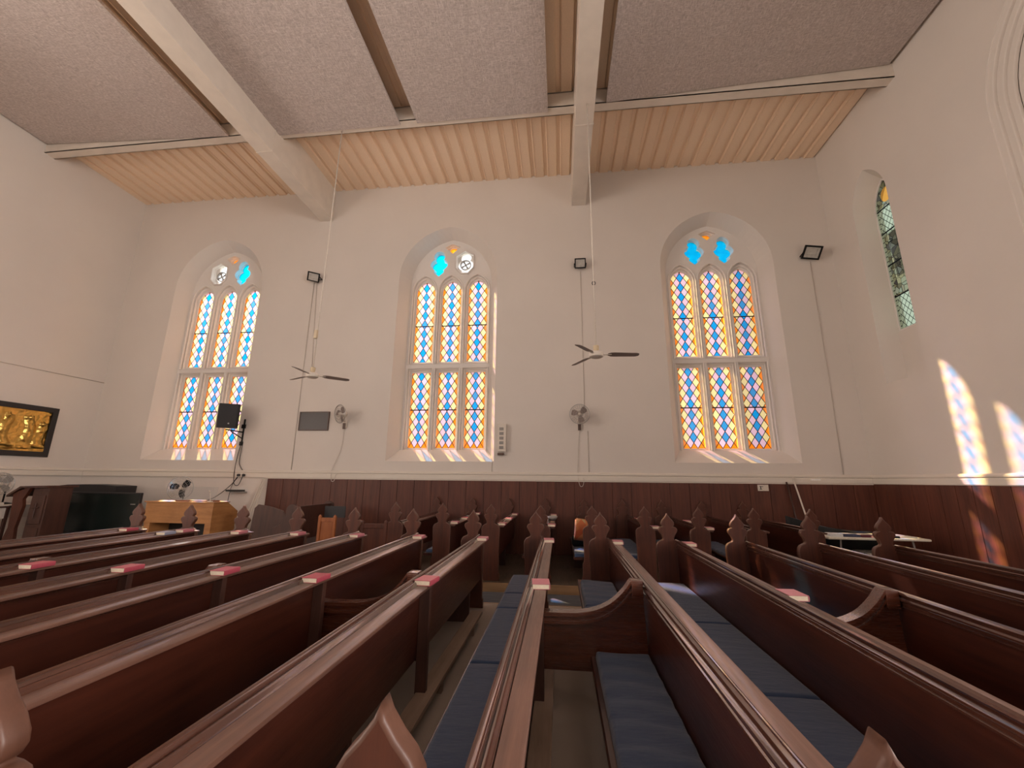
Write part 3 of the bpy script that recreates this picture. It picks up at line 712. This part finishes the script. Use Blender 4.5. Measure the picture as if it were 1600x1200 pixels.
# ================================================================== THINGS ON THE WALLS
def ceiling_fan(loc, rodtop, ang, hook, label, tilt):
    r = thing('ceiling_fan', label, 'fan', loc, 0, 'ceiling fans')
    b = MB(); b.tube([(0, 0, .13), (0, 0, rodtop - loc[2])], .011, 10); b.build('down_rod', M_white, r, True)
    b = MB(); b.lathe([(0, -.055), (.09, -.055), (.115, -.04), (.12, .0), (.115, .03), (.07, .05), (.03, .055), (0, .055)], 32); b.build('motor', M_white, r, angle=.7)
    b = MB(); b.lathe([(0, .05), (.018, .05), (.045, .08), (.048, .15), (.03, .16), (0, .16)], 20); b.build('canopy', simple('yellowed_plastic', (.62, .50, .33), .5), r, angle=.7)
    if hook:
        b = MB(); b.tube([(0.028 * math.cos(a), 0, hook + .035 * math.sin(a)) for a in [i * 2 * PI / 16 for i in range(16)]], .007, 6, True); b.build('hook', M_iron, r, True)
    for a in ang:
        b = MB(); out = [(.19, -.03), (.24, -.062), (.30, -.068), (.66, -.052), (.695, -.035), (.70, 0), (.69, .04), (.64, .062), (.30, .068), (.24, .062), (.19, .03)]
        b.plate(out, [], .006, 'Z', -.003); bl = b.build('blade', M_blade, r); bl.rotation_euler = (0, math.radians(1.5), a); bl.data.transform(Matrix.Rotation(math.radians(-13), 4, 'X'))
        b = MB(); b.box(.10, .25, -.018, .018, -.006, .006); br = b.build('blade_arm', M_white, bl)
    return r
ceiling_fan((-4.86, 7.50, 3.60), 9.378, [math.radians(x) for x in (35, 156, 275)], 0, 'white ceiling fan hanging between the left and middle windows', 0)
ceiling_fan((.635, 6.80, 3.68), 8.79, [math.radians(x) for x in (0, 122, 240)], 1.30, 'white ceiling fan hanging from the right roof beam left of the right window', 0)
b = MB(); b.box(-.03, .03, -.03, .03, 0, .18, .012); o = b.build('fan_regulator', simple('cream_box', (.62, .52, .36), .5)); o.location = (-4.86, 7.46, 4.35); tag(o, 'small cream junction box on the rod of the left ceiling fan', 'junction box')

def fan_head(r, parent, blade_mat, n=3, fcol=None):
    """fan head facing -Y at origin"""
    g = MB()
    for s in (.35, .6, .85, 1.0):
        dy = -.07 * math.sqrt(max(0, 1 - s * s * .9))
        g.tube([(r * s * math.cos(a), dy, r * s * math.sin(a)) for a in [i * 2 * PI / 32 for i in range(32)]], .0035 if s < 1 else .009, 5, True)
    for i in range(24):
        a = i * 2 * PI / 24
        g.tube([(r * .16 * math.cos(a), -.085, r * .16 * math.sin(a)), (r * .6 * math.cos(a), -.063, r * .6 * math.sin(a)), (r * math.cos(a), -.0, r * math.sin(a)), (r * .6 * math.cos(a), .06, r * .6 * math.sin(a))], .0016, 4)
    g.build('wire_guard', M_chrome if fcol is None else fcol, parent, True)
    g = MB(); g.lathe([(0, -.10), (.035, -.098), (.04, -.085), (0, -.08)], 20, Matrix.Rotation(0, 4, 'X') ); o = g.build('badge', M_white, parent, True)
    o.data.transform(Matrix.Rotation(PI / 2, 4, 'X').inverted() @ Matrix.Identity(4)); o.data.transform(Matrix.Scale(-1, 4, (0, 1, 0)))
    for i in range(n):
        a = i * 2 * PI / n + .9
        g = MB(); out = [(.03, -.02), (.07, -.075), (.14, -.095), (r * .82, -.07), (r * .88, -.01), (r * .8, .05), (.12, .05), (.05, .025)]
        g.plate(out, [], .004, 'Y', -.002)
        bl = g.build('blade', blade_mat, parent); bl.rotation_euler = (0, -a, 0); bl.data.transform(Matrix.Rotation(.35, 4, 'X'))
    g = MB(); g.tube([(0, -.045, 0), (0, .02, 0), (0, .06, 0), (0, .14, 0), (0, .17, 0)], [.035, .04, .075, .07, .03], 20); g.build('motor_housing', M_white, parent, True)
def wall_fan(loc, yaw, label, cord_dx):
    r = thing('wall_fan', label, 'fan', loc, 0, 'wall fans')
    h = empty('fan_head'); h.parent = r; h.location = (0, -.26, .12); h.rotation_euler = (math.radians(-12), 0, yaw)
    # flatten: build head parts straight under the thing
    hd = MB()
    COL.objects.unlink(h); bpy.data.objects.remove(h)
    before = set(bpy.data.objects)
    fan_head(.225, r, M_blade)
    mt = Matrix.Translation((0, -.28, .14)) @ Matrix.Rotation(yaw, 4, 'Z') @ Matrix.Rotation(math.radians(8), 4, 'X')
    for o in set(bpy.data.objects) - before:
        o.matrix_local = mt @ o.matrix_basis
    b = MB(); b.box(-.05, .05, -.05, 0, -.18, .02, .01); b.tube([(0, -.04, -.02), (0, -.12, .02), (0, -.16, .12)], .025, 12); b.build('bracket', M_white, r, angle=.7)
    b = MB(); b.box(-.035, .035, -.065, -.05, -.21, -.06, .006); b.build('control_switch', simple('brown_switch', (.10, .06, .045), .5), r)
    pts = smoothline([(0, -.02, -.18), (-.04, -.02, -.7), (-.06 + cord_dx, -.03, -1.2), (-.03 + cord_dx, -.075, -1.46), (.04 + cord_dx, -.07, -1.47), (.07 + cord_dx, -.068, -1.33), (.05, -.065, -1.30)], 6)
    b = MB(); b.tube(pts, .006, 6); b.build('power_cord', M_wirewhite, r, True)
    return r
wall_fan((-5.36, YW, 3.02), -.5, 'white wall fan between the left and middle windows, turned aside', -.15)
wall_fan((.47, YW, 2.97), -.1, 'white wall fan below the small floodlight, facing the camera', .0)

M_refl = simple('pale_reflector', (.50, .48, .44), .3, var=.15, bs=14)
def floodlight(loc, rot, w, h, label):
    r = thing('floodlight', label, 'floodlight', loc, 0, 'black floodlights on the wall')
    mt = Matrix.Translation((0, -.16, 0)) @ Matrix.Rotation(rot[1], 4, 'Z') @ Matrix.Rotation(rot[0], 4, 'X') @ Matrix.Rotation(rot[2], 4, 'Y')
    b = MB(); b.plate(rect(-w, w, -h, h), [rect(-w * .8, w * .8, -h * .76, h * .76)], .05, 'Y', -.03, .006); b.box(-w * .85, w * .85, .0, .05, -h * .8, h * .8, .01); o = b.build('housing', M_iron, r); o.matrix_local = mt
    b = MB(); b.plate(rect(-w * .8, w * .8, -h * .76, h * .76), [rect(-w * .52, w * .52, -h * .36, h * .52)], .004, 'Y', -.012); b.box(-w * .5, w * .5, -.006, -.003, -h * .34, h * .5); o = b.build('reflector', M_refl, r); o.matrix_local = mt
    b = MB(); b.tube([(-w - .01, -.16, 0), (-w - .01, -.02, -.02), (-w * .3, -.012, -.02)], .012, 6); b.tube([(w + .01, -.16, 0), (w + .01, -.02, -.02), (w * .3, -.012, -.02)], .012, 6); b.box(-.06, .06, -.02, 0, -.06, .02); b.build('bracket', M_iron, r)
    return r
floodlight((-6.62, YW, 6.97), (math.radians(28), .3, .15), .155, .125, 'black floodlight high on the wall right of the left window, pale face')
floodlight((.59, YW, 7.00), (math.radians(22), 0, 0), .14, .125, 'small black floodlight on the wall between the middle and right windows')
floodlight((6.08, YW, 7.00), (math.radians(38), -.25, .25), .19, .16, 'large tilted black floodlight in the corner right of the right window')
def cable(pts, label, m=M_wirewhite, r=.009, cat='cable', name='wall_cable', sm=True):
    b = MB(); b.tube(smoothline(pts, 5) if sm else pts, r, 6); o = b.build(name, m, None, True); tag(o, label, cat); return o
yw = YW - .010
cable([(-6.68, yw, 6.88), (-6.68, yw, 4.5), (-6.66, yw, 1.80)], 'thin cable running down the wall from the left floodlight', sm=False)
cable([(-6.60, yw, 6.88), (-6.52, yw, 5.6), (-6.44, yw, 4.4)], 'second thin cable beside the one below the left floodlight', sm=False, r=.006)
cable([(.60, yw, 6.85), (.60, yw, 3.32)], 'thin cable running down the wall from the small middle floodlight', sm=False, r=.006)
cable([(.66, yw, 2.75), (.66, yw, 1.80)], 'thin cable on the wall below the camera-facing wall fan', sm=False, r=.006)
cable([(6.10, yw, 6.84), (6.09, yw, 4), (6.06, yw, 1.80)], 'thin conduit running down the wall from the corner floodlight', sm=False)
cable([(XL + .012, 2.0, 4.06), (XL + .012, 7.7, 4.10), (XL + .012, YW - .01, 4.12)], 'thin cable running level along the left wall', sm=False)
cable([(-1.60, yw, 2.12), (-1.60, yw, 1.80)], 'short thin cable below the wall heater', sm=False, r=.006)
# notice screen
r = thing('wall_screen', 'dark flat notice screen in a thin brown frame on the wall', 'screen', (-6.20, YW, 3.02))
b = MB(); b.plate(rect(-.40, .40, -.24, .24), [rect(-.375, .375, -.215, .215)], .04, 'Y', -.04, .004); b.build('frame', simple('brown_frame', (.07, .035, .025), .4), r)
b = MB(); b.box(-.38, .38, -.03, -.002, -.22, .22); b.build('screen', simple('dark_screen', (.055, .045, .042), .35), r)
# wall heater box
r = thing('wall_heater', 'narrow upright grey heater box on the wall right of the middle window', 'heater', (-1.36, YW, 2.56))
b = MB(); b.box(-.10, .10, -.10, 0, -.30, .36, .01); b.build('casing', M_white, r)
b = MB()
for i in range(5): b.box(-.06, .04, -.108, -.10, -.24 + i * .11, -.17 + i * .11)
b.build('vent_slots', M_grey, r)
b = MB(); b.box(-.10, .05, -.11, -.02, -.38, -.33, .01); b.build('bottom_bracket', simple('brown_bracket', (.12, .07, .05), .5), r)
# loudspeaker
r = thing('loudspeaker', 'black loudspeaker on a wall bracket in front of the left window', 'loudspeaker', (-8.22, 9.495, 3.10))
mt = Matrix.Rotation(.48, 4, 'Z') @ Matrix.Rotation(.06, 4, 'X')
b = MB(); b.prism([(-.20, -.17), (.20, -.17), (.23, -.14), (.14, .17), (-.14, .17), (-.23, -.14)], -.30, .30, 'Z'); o = b.build('cabinet', M_black, r); o.matrix_local = mt
b = MB(); b.box(-.19, .19, -.182, -.165, -.27, .28, .008); o = b.build('grille', simple('black_mesh_grille', (.02, .021, .025), .6, bump=.6, bs=400), r); o.matrix_local = mt
b = MB(); b.plate(circ(.018, 16), [], .006, 'Y', -.186); o = b.build('badge', M_chrome, r); o.matrix_local = mt @ Matrix.Translation((.03, 0, -.19))
b = MB(); b.tube([(.10, .40, -.02), (.10, .40, -.62)], .022, 8); b.tube([(.10, .39, -.52), (-.02, .12, -.36)], .014, 6); b.tube([(.10, .38, -.36), (-.06, .0, -.33)], .016, 6); b.box(.06, .14, .37, .403, -.70, -.60); b.box(.05, .15, .37, .403, -.26, -.16); b.build('bracket', M_iron, r)
cable([(-8.12, 9.88, 2.42), (-8.16, 9.87, 2.1), (-8.14, 9.83, 1.7), (-8.10, 9.83, 1.45), (-7.98, 9.83, 1.42), (-7.88, 9.81, 1.64)], 'dark cable looping from the loudspeaker bracket to a black plug', M_wiredark, .009)
cable([(-8.08, 9.88, 2.42), (-8.08, 9.87, 2.0), (-8.0, 9.86, 1.84), (-7.92, 9.82, 1.79)], 'dark cable curving from the loudspeaker bracket to the dado rail', M_wiredark, .009)
cable([(-8.02, 9.81, 1.62), (-8.2, 9.83, 1.4), (-8.5, 9.7, 1.1), (-8.55, 9.2, 1.02)], 'dark cable running down from a plug to the pale desk', M_wiredark, .009)
cable([(-8.02, 9.82, 1.60), (-8.18, 9.85, 1.35), (-8.24, 9.86, .7), (-8.25, 9.86, .2)], 'dark cable hanging beside the small wall shelf', M_wiredark, .007)
for xx, d in ((-8.01, 'left'), (-7.87, 'right')):
    b = MB(); b.tube([(xx, 9.90 - .055, 1.66), (xx, 9.90 - .10, 1.66)], .032, 14); tag(b.build('power_plug', M_black, None), 'round black power plug on the dado rail, %s of the two' % d, 'plug', 'black plugs on the dado rail')
r = thing('wall_shelf_box', 'slim black set-top box on a small wall shelf right of the loudspeaker cables', 'box', (-8.03, YW, 1.265))
b = MB(); b.box(-.20, .20, -.16, 0, 0, .04, .006); b.build('casing', M_black, r); b = MB(); b.box(-.10, .26, -.12, 0, -.035, -.003); b.build('shelf', M_grey, r)
# power sign and label
r = thing('wall_sign', 'small white sign with a black mark on the wainscot', 'sign', (4.38, YW - .03, 1.50))
b = MB(); b.box(-.11, .11, -.012, 0, -.065, .065, .003); b.build('plate', M_white, r)
b = MB(); b.box(-.075, -.025, -.014, -.012, .022, .034); b.box(-.075, -.025, -.014, -.012, -.034, -.022); b.box(-.058, -.042, -.014, -.012, -.03, .03); b.box(-.02, .0, -.014, -.012, .02, .032); b.build('black_mark', M_black, r)
b = MB(); b.box(5.36, 5.56, YW - .056, YW - .045, 1.665, 1.70); tag(b.build('white_label', simple('white_label', (.9, .88, .84), .5), None), 'white label stuck on the dado rail near the right corner', 'label')
b = MB(); b.tube([(5.0, YW - .06, 1.72), (5.20, YW - .35, .0)], .016, 8); tag(b.build('white_pole', M_white, None, True), 'white pole leaning against the wainscot near the right corner', 'pole')
b = MB(); b.tube([(4.86, YW - .06, 1.63), (5.0, YW - .22, .0)], .017, 8); tag(b.build('dark_pole', M_darkwood, None, True), 'dark wooden pole leaning left of the white pole', 'pole')
for i, (xa, xb, d) in enumerate(((-7.26, -7.36, 'rightmost'), (-7.30, -7.48, 'middle'), (-7.34, -7.58, 'leftmost'))):
    b = MB(); b.tube([(xa, YW - .07, 1.58), (xb, YW - .45, 0)], .014, 8)
    tag(b.build('white_stick', M_white, None, True), 'thin white stick leaning on the left end of the wainscot, %s of three' % d, 'stick', 'white sticks leaning at the wainscot end')
# gold relief picture on the left wall
r = thing('relief_picture', 'gold embossed relief picture in a wide black frame', 'picture', (XL, 7.95, 2.64))
b = MB(); b.plate(rect(-1.05, 1.05, -.60, .60), [rect(-.93, .93, -.48, .48)], .06, 'X', 0, .01); b.build('frame', M_black, r)
t = bmesh.new(); bmesh.ops.create_grid(t, x_segments=150, y_segments=80, size=.5)
from mathutils import noise as mn
for v in t.verts:
    y, z = v.co.x * 1.88, v.co.y * .98
    h = mn.fractal(Vector((y * 4, z * 5, 3)), 1, 2, 4) * .022
    for (fy, fz, hh) in ((.55, -.05, .75), (.12, -.02, .7), (-.35, 0, .7), (.80, -.1, .6)):   # upright robed shapes
        w_ = .10 + .05 * (fz + hh / 2 - z) ; dd = (y - fy + .04 * math.sin(z * 9 + fy * 20)) / w_
        if abs(z - fz) < hh / 2: h += .035 * max(0, 1 - dd * dd)
        h += .03 * max(0, 1 - (((y - fy) / .06) ** 2 + ((z - fz - hh / 2 + .02) / .07) ** 2))
    if z < -.33: h += .02 * math.sin(y * 22) * .5 + .012
    v.co = Vector((.02 + h, y, z))
bmesh.ops.recalc_face_normals(t, faces=t.faces)
b = MB(); b.add(t); o = b.build('relief_panel', simple('beaten_gold', (.62, .40, .11), .28, 1, bump=.2, bs=30), r, True)
if o.data.polygons[0].normal.x < 0: o.data.flip_normals()

# ================================================================== FURNITURE FRONT LEFT
# pale desk
r = thing('communion_desk', 'pale oak-veneer desk with sloping back in front of the left window', 'desk', (-8.16, 8.45, 0))
b = MB(); b.prism([(0, .64), (0, 1.06), (.40, 1.06), (.72, .86), (.72, .64)], -.80, .80, 'X'); b.build('box_top', M_lightwood, r)
b = MB(); b.box(-.83, .83, -.03, .42, 1.06, 1.085, .004); b.build('desk_top', M_lightwood, r)
for s in (-1, 1):
    b = MB(); b.box(s * .72 - .07, s * .72 + .07, .02, .70, 0, .64); b.build('pedestal', M_lightwood, r)
b = MB(); b.box(-.65, .65, .5, .54, .06, .64); b.build('back_board', M_black, r)
b = MB(); b.box(-.22, .62, .10, .36, 0, .02, .004); o = b.build('book_rest', M_orangewood, None); o.location = (-8.16, 8.45, 1.086); tag(o, 'flat reddish wooden rest lying on top of the pale desk', 'stand')
k_ = NT('acrylic_sheet'); tr_ = k_.n('ShaderNodeBsdfTransparent'); tr_.inputs[0].default_value = (.93, .94, .95, 1); gl_ = k_.n('ShaderNodeBsdfGlossy'); gl_.inputs['Roughness'].default_value = .08; ms_ = k_.n('ShaderNodeMixShader'); ms_.inputs[0].default_value = .10
k_.l(tr_.outputs[0], ms_.inputs[1]); k_.l(gl_.outputs[0], ms_.inputs[2]); k_.l(ms_.outputs[0], k_.out.inputs[0])
b = MB(); b.box(-.42, .42, 0, .006, 0, .29); o = b.build('acrylic_screen', k_.m, None); o.location = (-7.92, 8.62, 1.108); o.rotation_euler = (-.15, 0, 0); tag(o, 'clear acrylic sheet standing upright on the pale desk', 'screen')
r = thing('microphone', 'small white desk microphone at the right end of the pale desk', 'microphone', (-7.50, 8.50, 1.086))
b = MB(); b.lathe([(0, 0), (.055, 0), (.05, .014), (0, .018)], 20); b.build('base', M_white, r, True)
b = MB(); b.tube(smoothline([(0, 0, .01), (-.01, 0, .10), (-.02, -.02, .20)], 5), .007, 8); b.tube([(-.02, -.02, .20), (-.02, -.045, .23)], .012, 8); b.build('stem', M_white, r, True)
def stand_fan(loc, rad, yaw, zc, label, metal):
    r = thing('pedestal_fan' if metal else 'desk_fan', label, 'fan', loc, 0, 'fans standing at the front left')
    before = set(bpy.data.objects); fan_head(rad, r, M_blackmat if metal else M_grey, 3 if metal else 4)
    mt = Matrix.Translation((0, -.05, zc)) @ Matrix.Rotation(yaw, 4, 'Z')
    for o in set(bpy.data.objects) - before: o.matrix_local = mt @ o.matrix_basis
    b = MB(); b.tube([(0, .06, .01), (0, .06, zc - .05), (0, .05, zc)], .016, 10); b.build('pole', M_iron, r, True)
    b = MB(); b.lathe([(0, 0), (.15, 0), (.15, .015), (.06, .04), (0, .045)], 28, Matrix.Translation((0, .06, 0))); b.build('base', M_iron, r, True)
stand_fan((-9.03, 9.35, 0), .27, .35, 1.34, 'grey pedestal fan standing behind the pale desk', True)
stand_fan((-12.12, 8.06, .9862), .23, .5, .43, 'pale desk fan standing on the white cloth by the left wall', False)
# black screens
r = thing('black_display', 'large black flat display panel standing left of the pale desk', 'display', (-10.38, 8.75, 0))
b = MB(); b.box(-.95, .95, -.03, .03, .35, 1.24, .008); b.build('panel', M_black, r)
b = MB(); b.box(-.92, .92, -.034, -.03, .40, 1.21); b.build('screen', simple('dark_display_glass', (.008, .014, .013), .25), r)
b = MB(); b.box(.74, .86, -.038, -.034, .98, 1.0); b.build('badge', M_chrome, r)
b = MB(); b.box(-.6, .6, -.02, .02, .0, .36); b.box(-.7, .7, -.22, .22, 0, .03); b.build('stand', M_iron, r)
r = thing('black_piano', 'black upright cabinet with a bowed top behind the display panel', 'piano', (-11.45, 9.35, 0))
b = MB(); b.prism([(-.80, 0), (-.80, 1.36), (-.5, 1.39), (0, 1.405), (.5, 1.395), (.86, 1.37), (.83, 0)], -.2, .3, 'Y'); b.build('case', M_black, r)
b = MB(); b.box(-.7, .7, -.45, -.2, .66, .74, .01); b.build('keyboard_shelf', M_black, r)
b = MB(); b.box(-.68, .68, -.43, -.22, .741, .755); b.build('keys', M_white, r)
# standing wooden lectern
r = thing('wooden_lectern', 'dark carved wooden lectern with a sloping top at the front left', 'lectern', (-11.02, 8.05, 0), .0)
b = MB(); b.prism([(-.50, 1.16), (-.50, 1.20), (-.22, 1.38), (.42, 1.40), (.42, 1.36), (-.20, 1.34)], -.30, .30, 'Y'); b.build('sloping_top', M_darkwood, r)
b = MB(); b.prism([(-.40, 1.24), (-.12, 1.34), (-.02, 1.34), (-.14, 1.12), (-.10, .98), (-.16, .55), (-.10, .12), (-.02, 0), (-.50, 0), (-.44, .12), (-.32, .55), (-.36, .98)], -.26, -.20, 'Y'); b.prism([(-.40, 1.24), (-.12, 1.34), (-.02, 1.34), (-.14, 1.12), (-.10, .98), (-.16, .55), (-.10, .12), (-.02, 0), (-.50, 0), (-.44, .12), (-.32, .55), (-.36, .98)], .20, .26, 'Y'); b.build('side_post', M_woodZ, r)
b = MB(); b.box(.02, .40, -.22, .22, 0, 1.36, .01); b.box(.06, .36, -.24, -.22, .2, .55, .01); b.box(.06, .36, -.24, -.22, .62, 1.2, .01); b.build('front_panel', M_darkwood, r)
b = MB(); b.tube([(.20, -.255, 1.05), (.20, -.255, .75)], .012, 6); b.tube([(.12, -.255, .95), (.28, -.255, .95)], .012, 6); b.build('carved_cross', M_darkwood, r)
# side table far left
r = thing('side_table', 'small table under a white cloth by the left wall', 'table', (-11.95, 7.55, 0))
b = MB(); b.box(-.45, .45, -.35, .35, .94, .97, .005); b.build('table_top', M_darkwood, r)
for sx in (-1, 1):
    for sy in (-1, 1):
        b = MB(); b.box(sx * .40 - .025, sx * .40 + .025, sy * .30 - .025, sy * .30 + .025, 0, .94); b.build('leg', M_darkwood, r)
b = MB(); b.box(-.47, .47, -.37, .37, .971, .985, .003); b.plate(rect(-.47, .47, .62, .975), [], .008, 'Y', -.374); b.box(.462, .47, -.37, .37, .72, .975); o = b.build('tablecloth', simple('white_linen', (.62, .56, .50), .8, bump=.4, bs=12), None); o.location = (-12.02, 7.95, 0); tag(o, 'white cloth hanging over the small table by the left wall', 'tablecloth')
b = MB(); b.box(-.17, .12, -.10, .10, 0, .07, .012); o = b.build('purple_case', simple('purple_cloth', (.22, .06, .12), .6), None); o.location = (-11.90, 7.75, .986); tag(o, 'purple case lying on the white tablecloth', 'case')
b = MB(); b.box(-.05, .05, -.08, .08, 0, .06, .01); o = b.build('white_box', M_white, None); o.location = (-11.64, 7.72, .986); tag(o, 'small white box beside the purple case', 'box')
# dark bench seen from its end
r = thing('stall', 'dark stall with a curved end left of the wainscot, behind the long pews', 'stall', (-5.65, 8.2, 0), .0)
so_ = [(tuple(p)[0], tuple(p)[1]) for p in smoothline([(.42, 1.10, 0), (.36, 1.02, 0), (.35, .88, 0), (.28, .74, 0), (.14, .68, 0), (.06, .60, 0), (.08, .45, 0), (.04, .2, 0), (.0, 0, 0)], 5)]
b = MB(); b.plate(so_ + [(.60, 0), (.60, 1.05), (.52, 1.11)], [], .045, 'Y', -.35, .008); b.build('bench_end', M_darkwood, r)
b = MB(); b.plate(so_ + [(.60, 0), (.60, 1.05), (.52, 1.11)], [], .045, 'Y', .95, .008); b.build('bench_end', M_darkwood, r)
b = MB(); b.prism([(-.42, .30), (-.35, 1.02), (-.28, 1.09), (-.06, 1.06), (.25, .98), (.36, .80), (.15, .55), (.12, .30)], -.28, -.25, 'Y'); b.build('front_board', M_darkwood, r)
b = MB(); b.box(.10, .50, -.30, .95, .42, .46); b.build('seat', M_darkwood, r); b = MB(); b.box(.50, .54, -.30, .95, .42, 1.06); b.build('back', M_darkwood, r)
def chair(loc, w, h, m, label, back_drop, rz=0):
    r = thing('wooden_chair', label, 'chair', loc, rz, 'wooden chairs at the front')
    for s in (-1, 1):
        b = MB(); b.box(s * w - .025, s * w + .025, -.02, .025, 0, h, .006); b.tube([(s * w, 0, h - .005), (s * w, 0, h + .02)], [.022, .012], 8); b.build('back_post', m, r)
        b = MB(); b.box(s * w - .022, s * w + .022, .38, .42, 0, .44); b.build('front_leg', m, r)
    b = MB(); b.box(-w + .02, w - .02, -.012, .018, h - back_drop - .07, h - back_drop, .004); b.build('top_rail', m, r); b = MB(); b.box(-w + .02, w - .02, -.012, .018, .40, .45); b.build('lower_rail', m, r)
    b = MB(); b.box(-w + .02, w - .02, -.002, .010, .45, h - back_drop - .06); b.build('back_panel', m, r)
    b = MB(); b.box(-w - .01, w + .01, 0, .43, .44, .47, .005); b.build('seat', m, r)
    return r
chair((-4.28, 7.60, 0), .145, .93, M_orangewood, 'small orange-brown wooden chair, back to the camera, behind the long pews', .03)
chair((-2.98, 6.72, 0), .19, .94, M_woodZ, 'plain dark red wooden chair, back to the camera, left of the short pews', .035, .06)
r = thing('music_stand', 'black music stand behind the orange-brown chair', 'music stand', (-4.52, 8.3, 0))
b = MB(); b.box(-.22, .22, -.02, .0, .84, 1.06, .004); b.build('desk', M_black, r); b = MB(); b.tube([(0, 0, .02), (0, 0, .9)], .012, 8)
for a in (0, 2.1, 4.2): b.tube([(0, 0, .2), (math.cos(a) * .28, math.sin(a) * .28, .01)], .010, 6)
b.build('stand', M_iron, r)
b = MB(); b.box(-.10, .10, -.08, .08, 0, .10, .004); o = b.build('paper_stack', M_paper, None); o.location = (-3.0, 6.94, .471); tag(o, 'stack of cream papers on the seat of the dark red chair', 'papers')
# folding table front right
r = thing('folding_table', 'white folding table in the right corner covered with small things', 'table', (5.22, 8.25, 0))
b = MB(); b.box(-.78, .78, -.36, .36, .70, .735, .012); b.build('table_top', simple('cream_table_top', (.85, .83, .72), .4), r)
for sx in (-1, 1):
    for sy in (-1, 1):
        b = MB(); b.tube([(sx * .62, sy * .28, 0), (sx * .55, sy * .28, .70)], .014, 8); b.build('leg', M_grey, r)
tz = .7352
for x, y, w, d, h, c, nm, lb in ((4.62, 8.05, .10, .10, .05, (.75, .78, .80), 'white_cup_lid', 'white plastic tub at the left end of the folding table'), (4.86, 8.06, .14, .08, .04, (.04, .05, .11), 'navy_cloth', 'navy cloth folded on the folding table'),
                                 (5.10, 8.02, .10, .06, .035, (.12, .02, .04), 'maroon_purse', 'maroon purse on the folding table'), (5.24, 8.0, .09, .07, .03, (.80, .45, .42), 'pink_booklet', 'pink booklet on the folding table'),
                                 (5.47, 8.02, .11, .07, .03, (.02, .02, .02), 'black_wallet', 'black wallet on the folding table'), (5.72, 8.1, .16, .10, .02, (.8, .8, .72), 'white_tray', 'white tray at the right end of the folding table')):
    b = MB(); b.box(-w, w, -d, d, 0, h, .008); o = b.build(nm, simple(nm, c, .5), None); o.location = (x, y, tz); o.rotation_euler = (0, 0, random.uniform(-.2, .2)); tag(o, lb, nm.split('_')[-1])
b = MB(); b.box(-.25, .25, -.2, .2, 0, .50, .03); k_ = NT('grey_speckled_cloth'); k_.l(k_.ramp(k_.noise(k_.coord(), 26, 2), [(.42, (.16, .15, .13)), (.58, (.45, .42, .36))]), k_.bs.inputs['Base Color'])
o = b.build('storage_bag', k_.m, None); o.location = (5.25, 8.1, 0); tag(o, 'grey speckled storage bag under the folding table', 'bag')
b = MB(); t = bmesh.new(); g = []
for i in range(17):
    u = i / 16; x = 4.30 + 1.45 * u; zt = 1.00 - .25 * math.sin(min(1, u * 1.15) * PI / 2)
    g.append([t.verts.new((x, 8.92 + .03 * math.sin(i * 2.1), zt)), t.verts.new((x, 8.72 + .03 * math.sin(i * 1.7), zt - .02)), t.verts.new((x, 8.70 + .03 * math.sin(i * 2.3), 0.0)), t.verts.new((x, 8.96 + .02 * math.sin(i), 0.0))])
for A, B in zip(g, g[1:]):
    for j in range(4): t.faces.new((A[j], A[(j + 1) % 4], B[(j + 1) % 4], B[j]))
t.faces.new(g[0]); t.faces.new(g[-1][::-1]); bmesh.ops.recalc_face_normals(t, faces=t.faces); b.add(t)
o = b.build('black_coat', M_blackmat, None, True); tag(o, 'black coat heaped behind the folding table', 'coat')
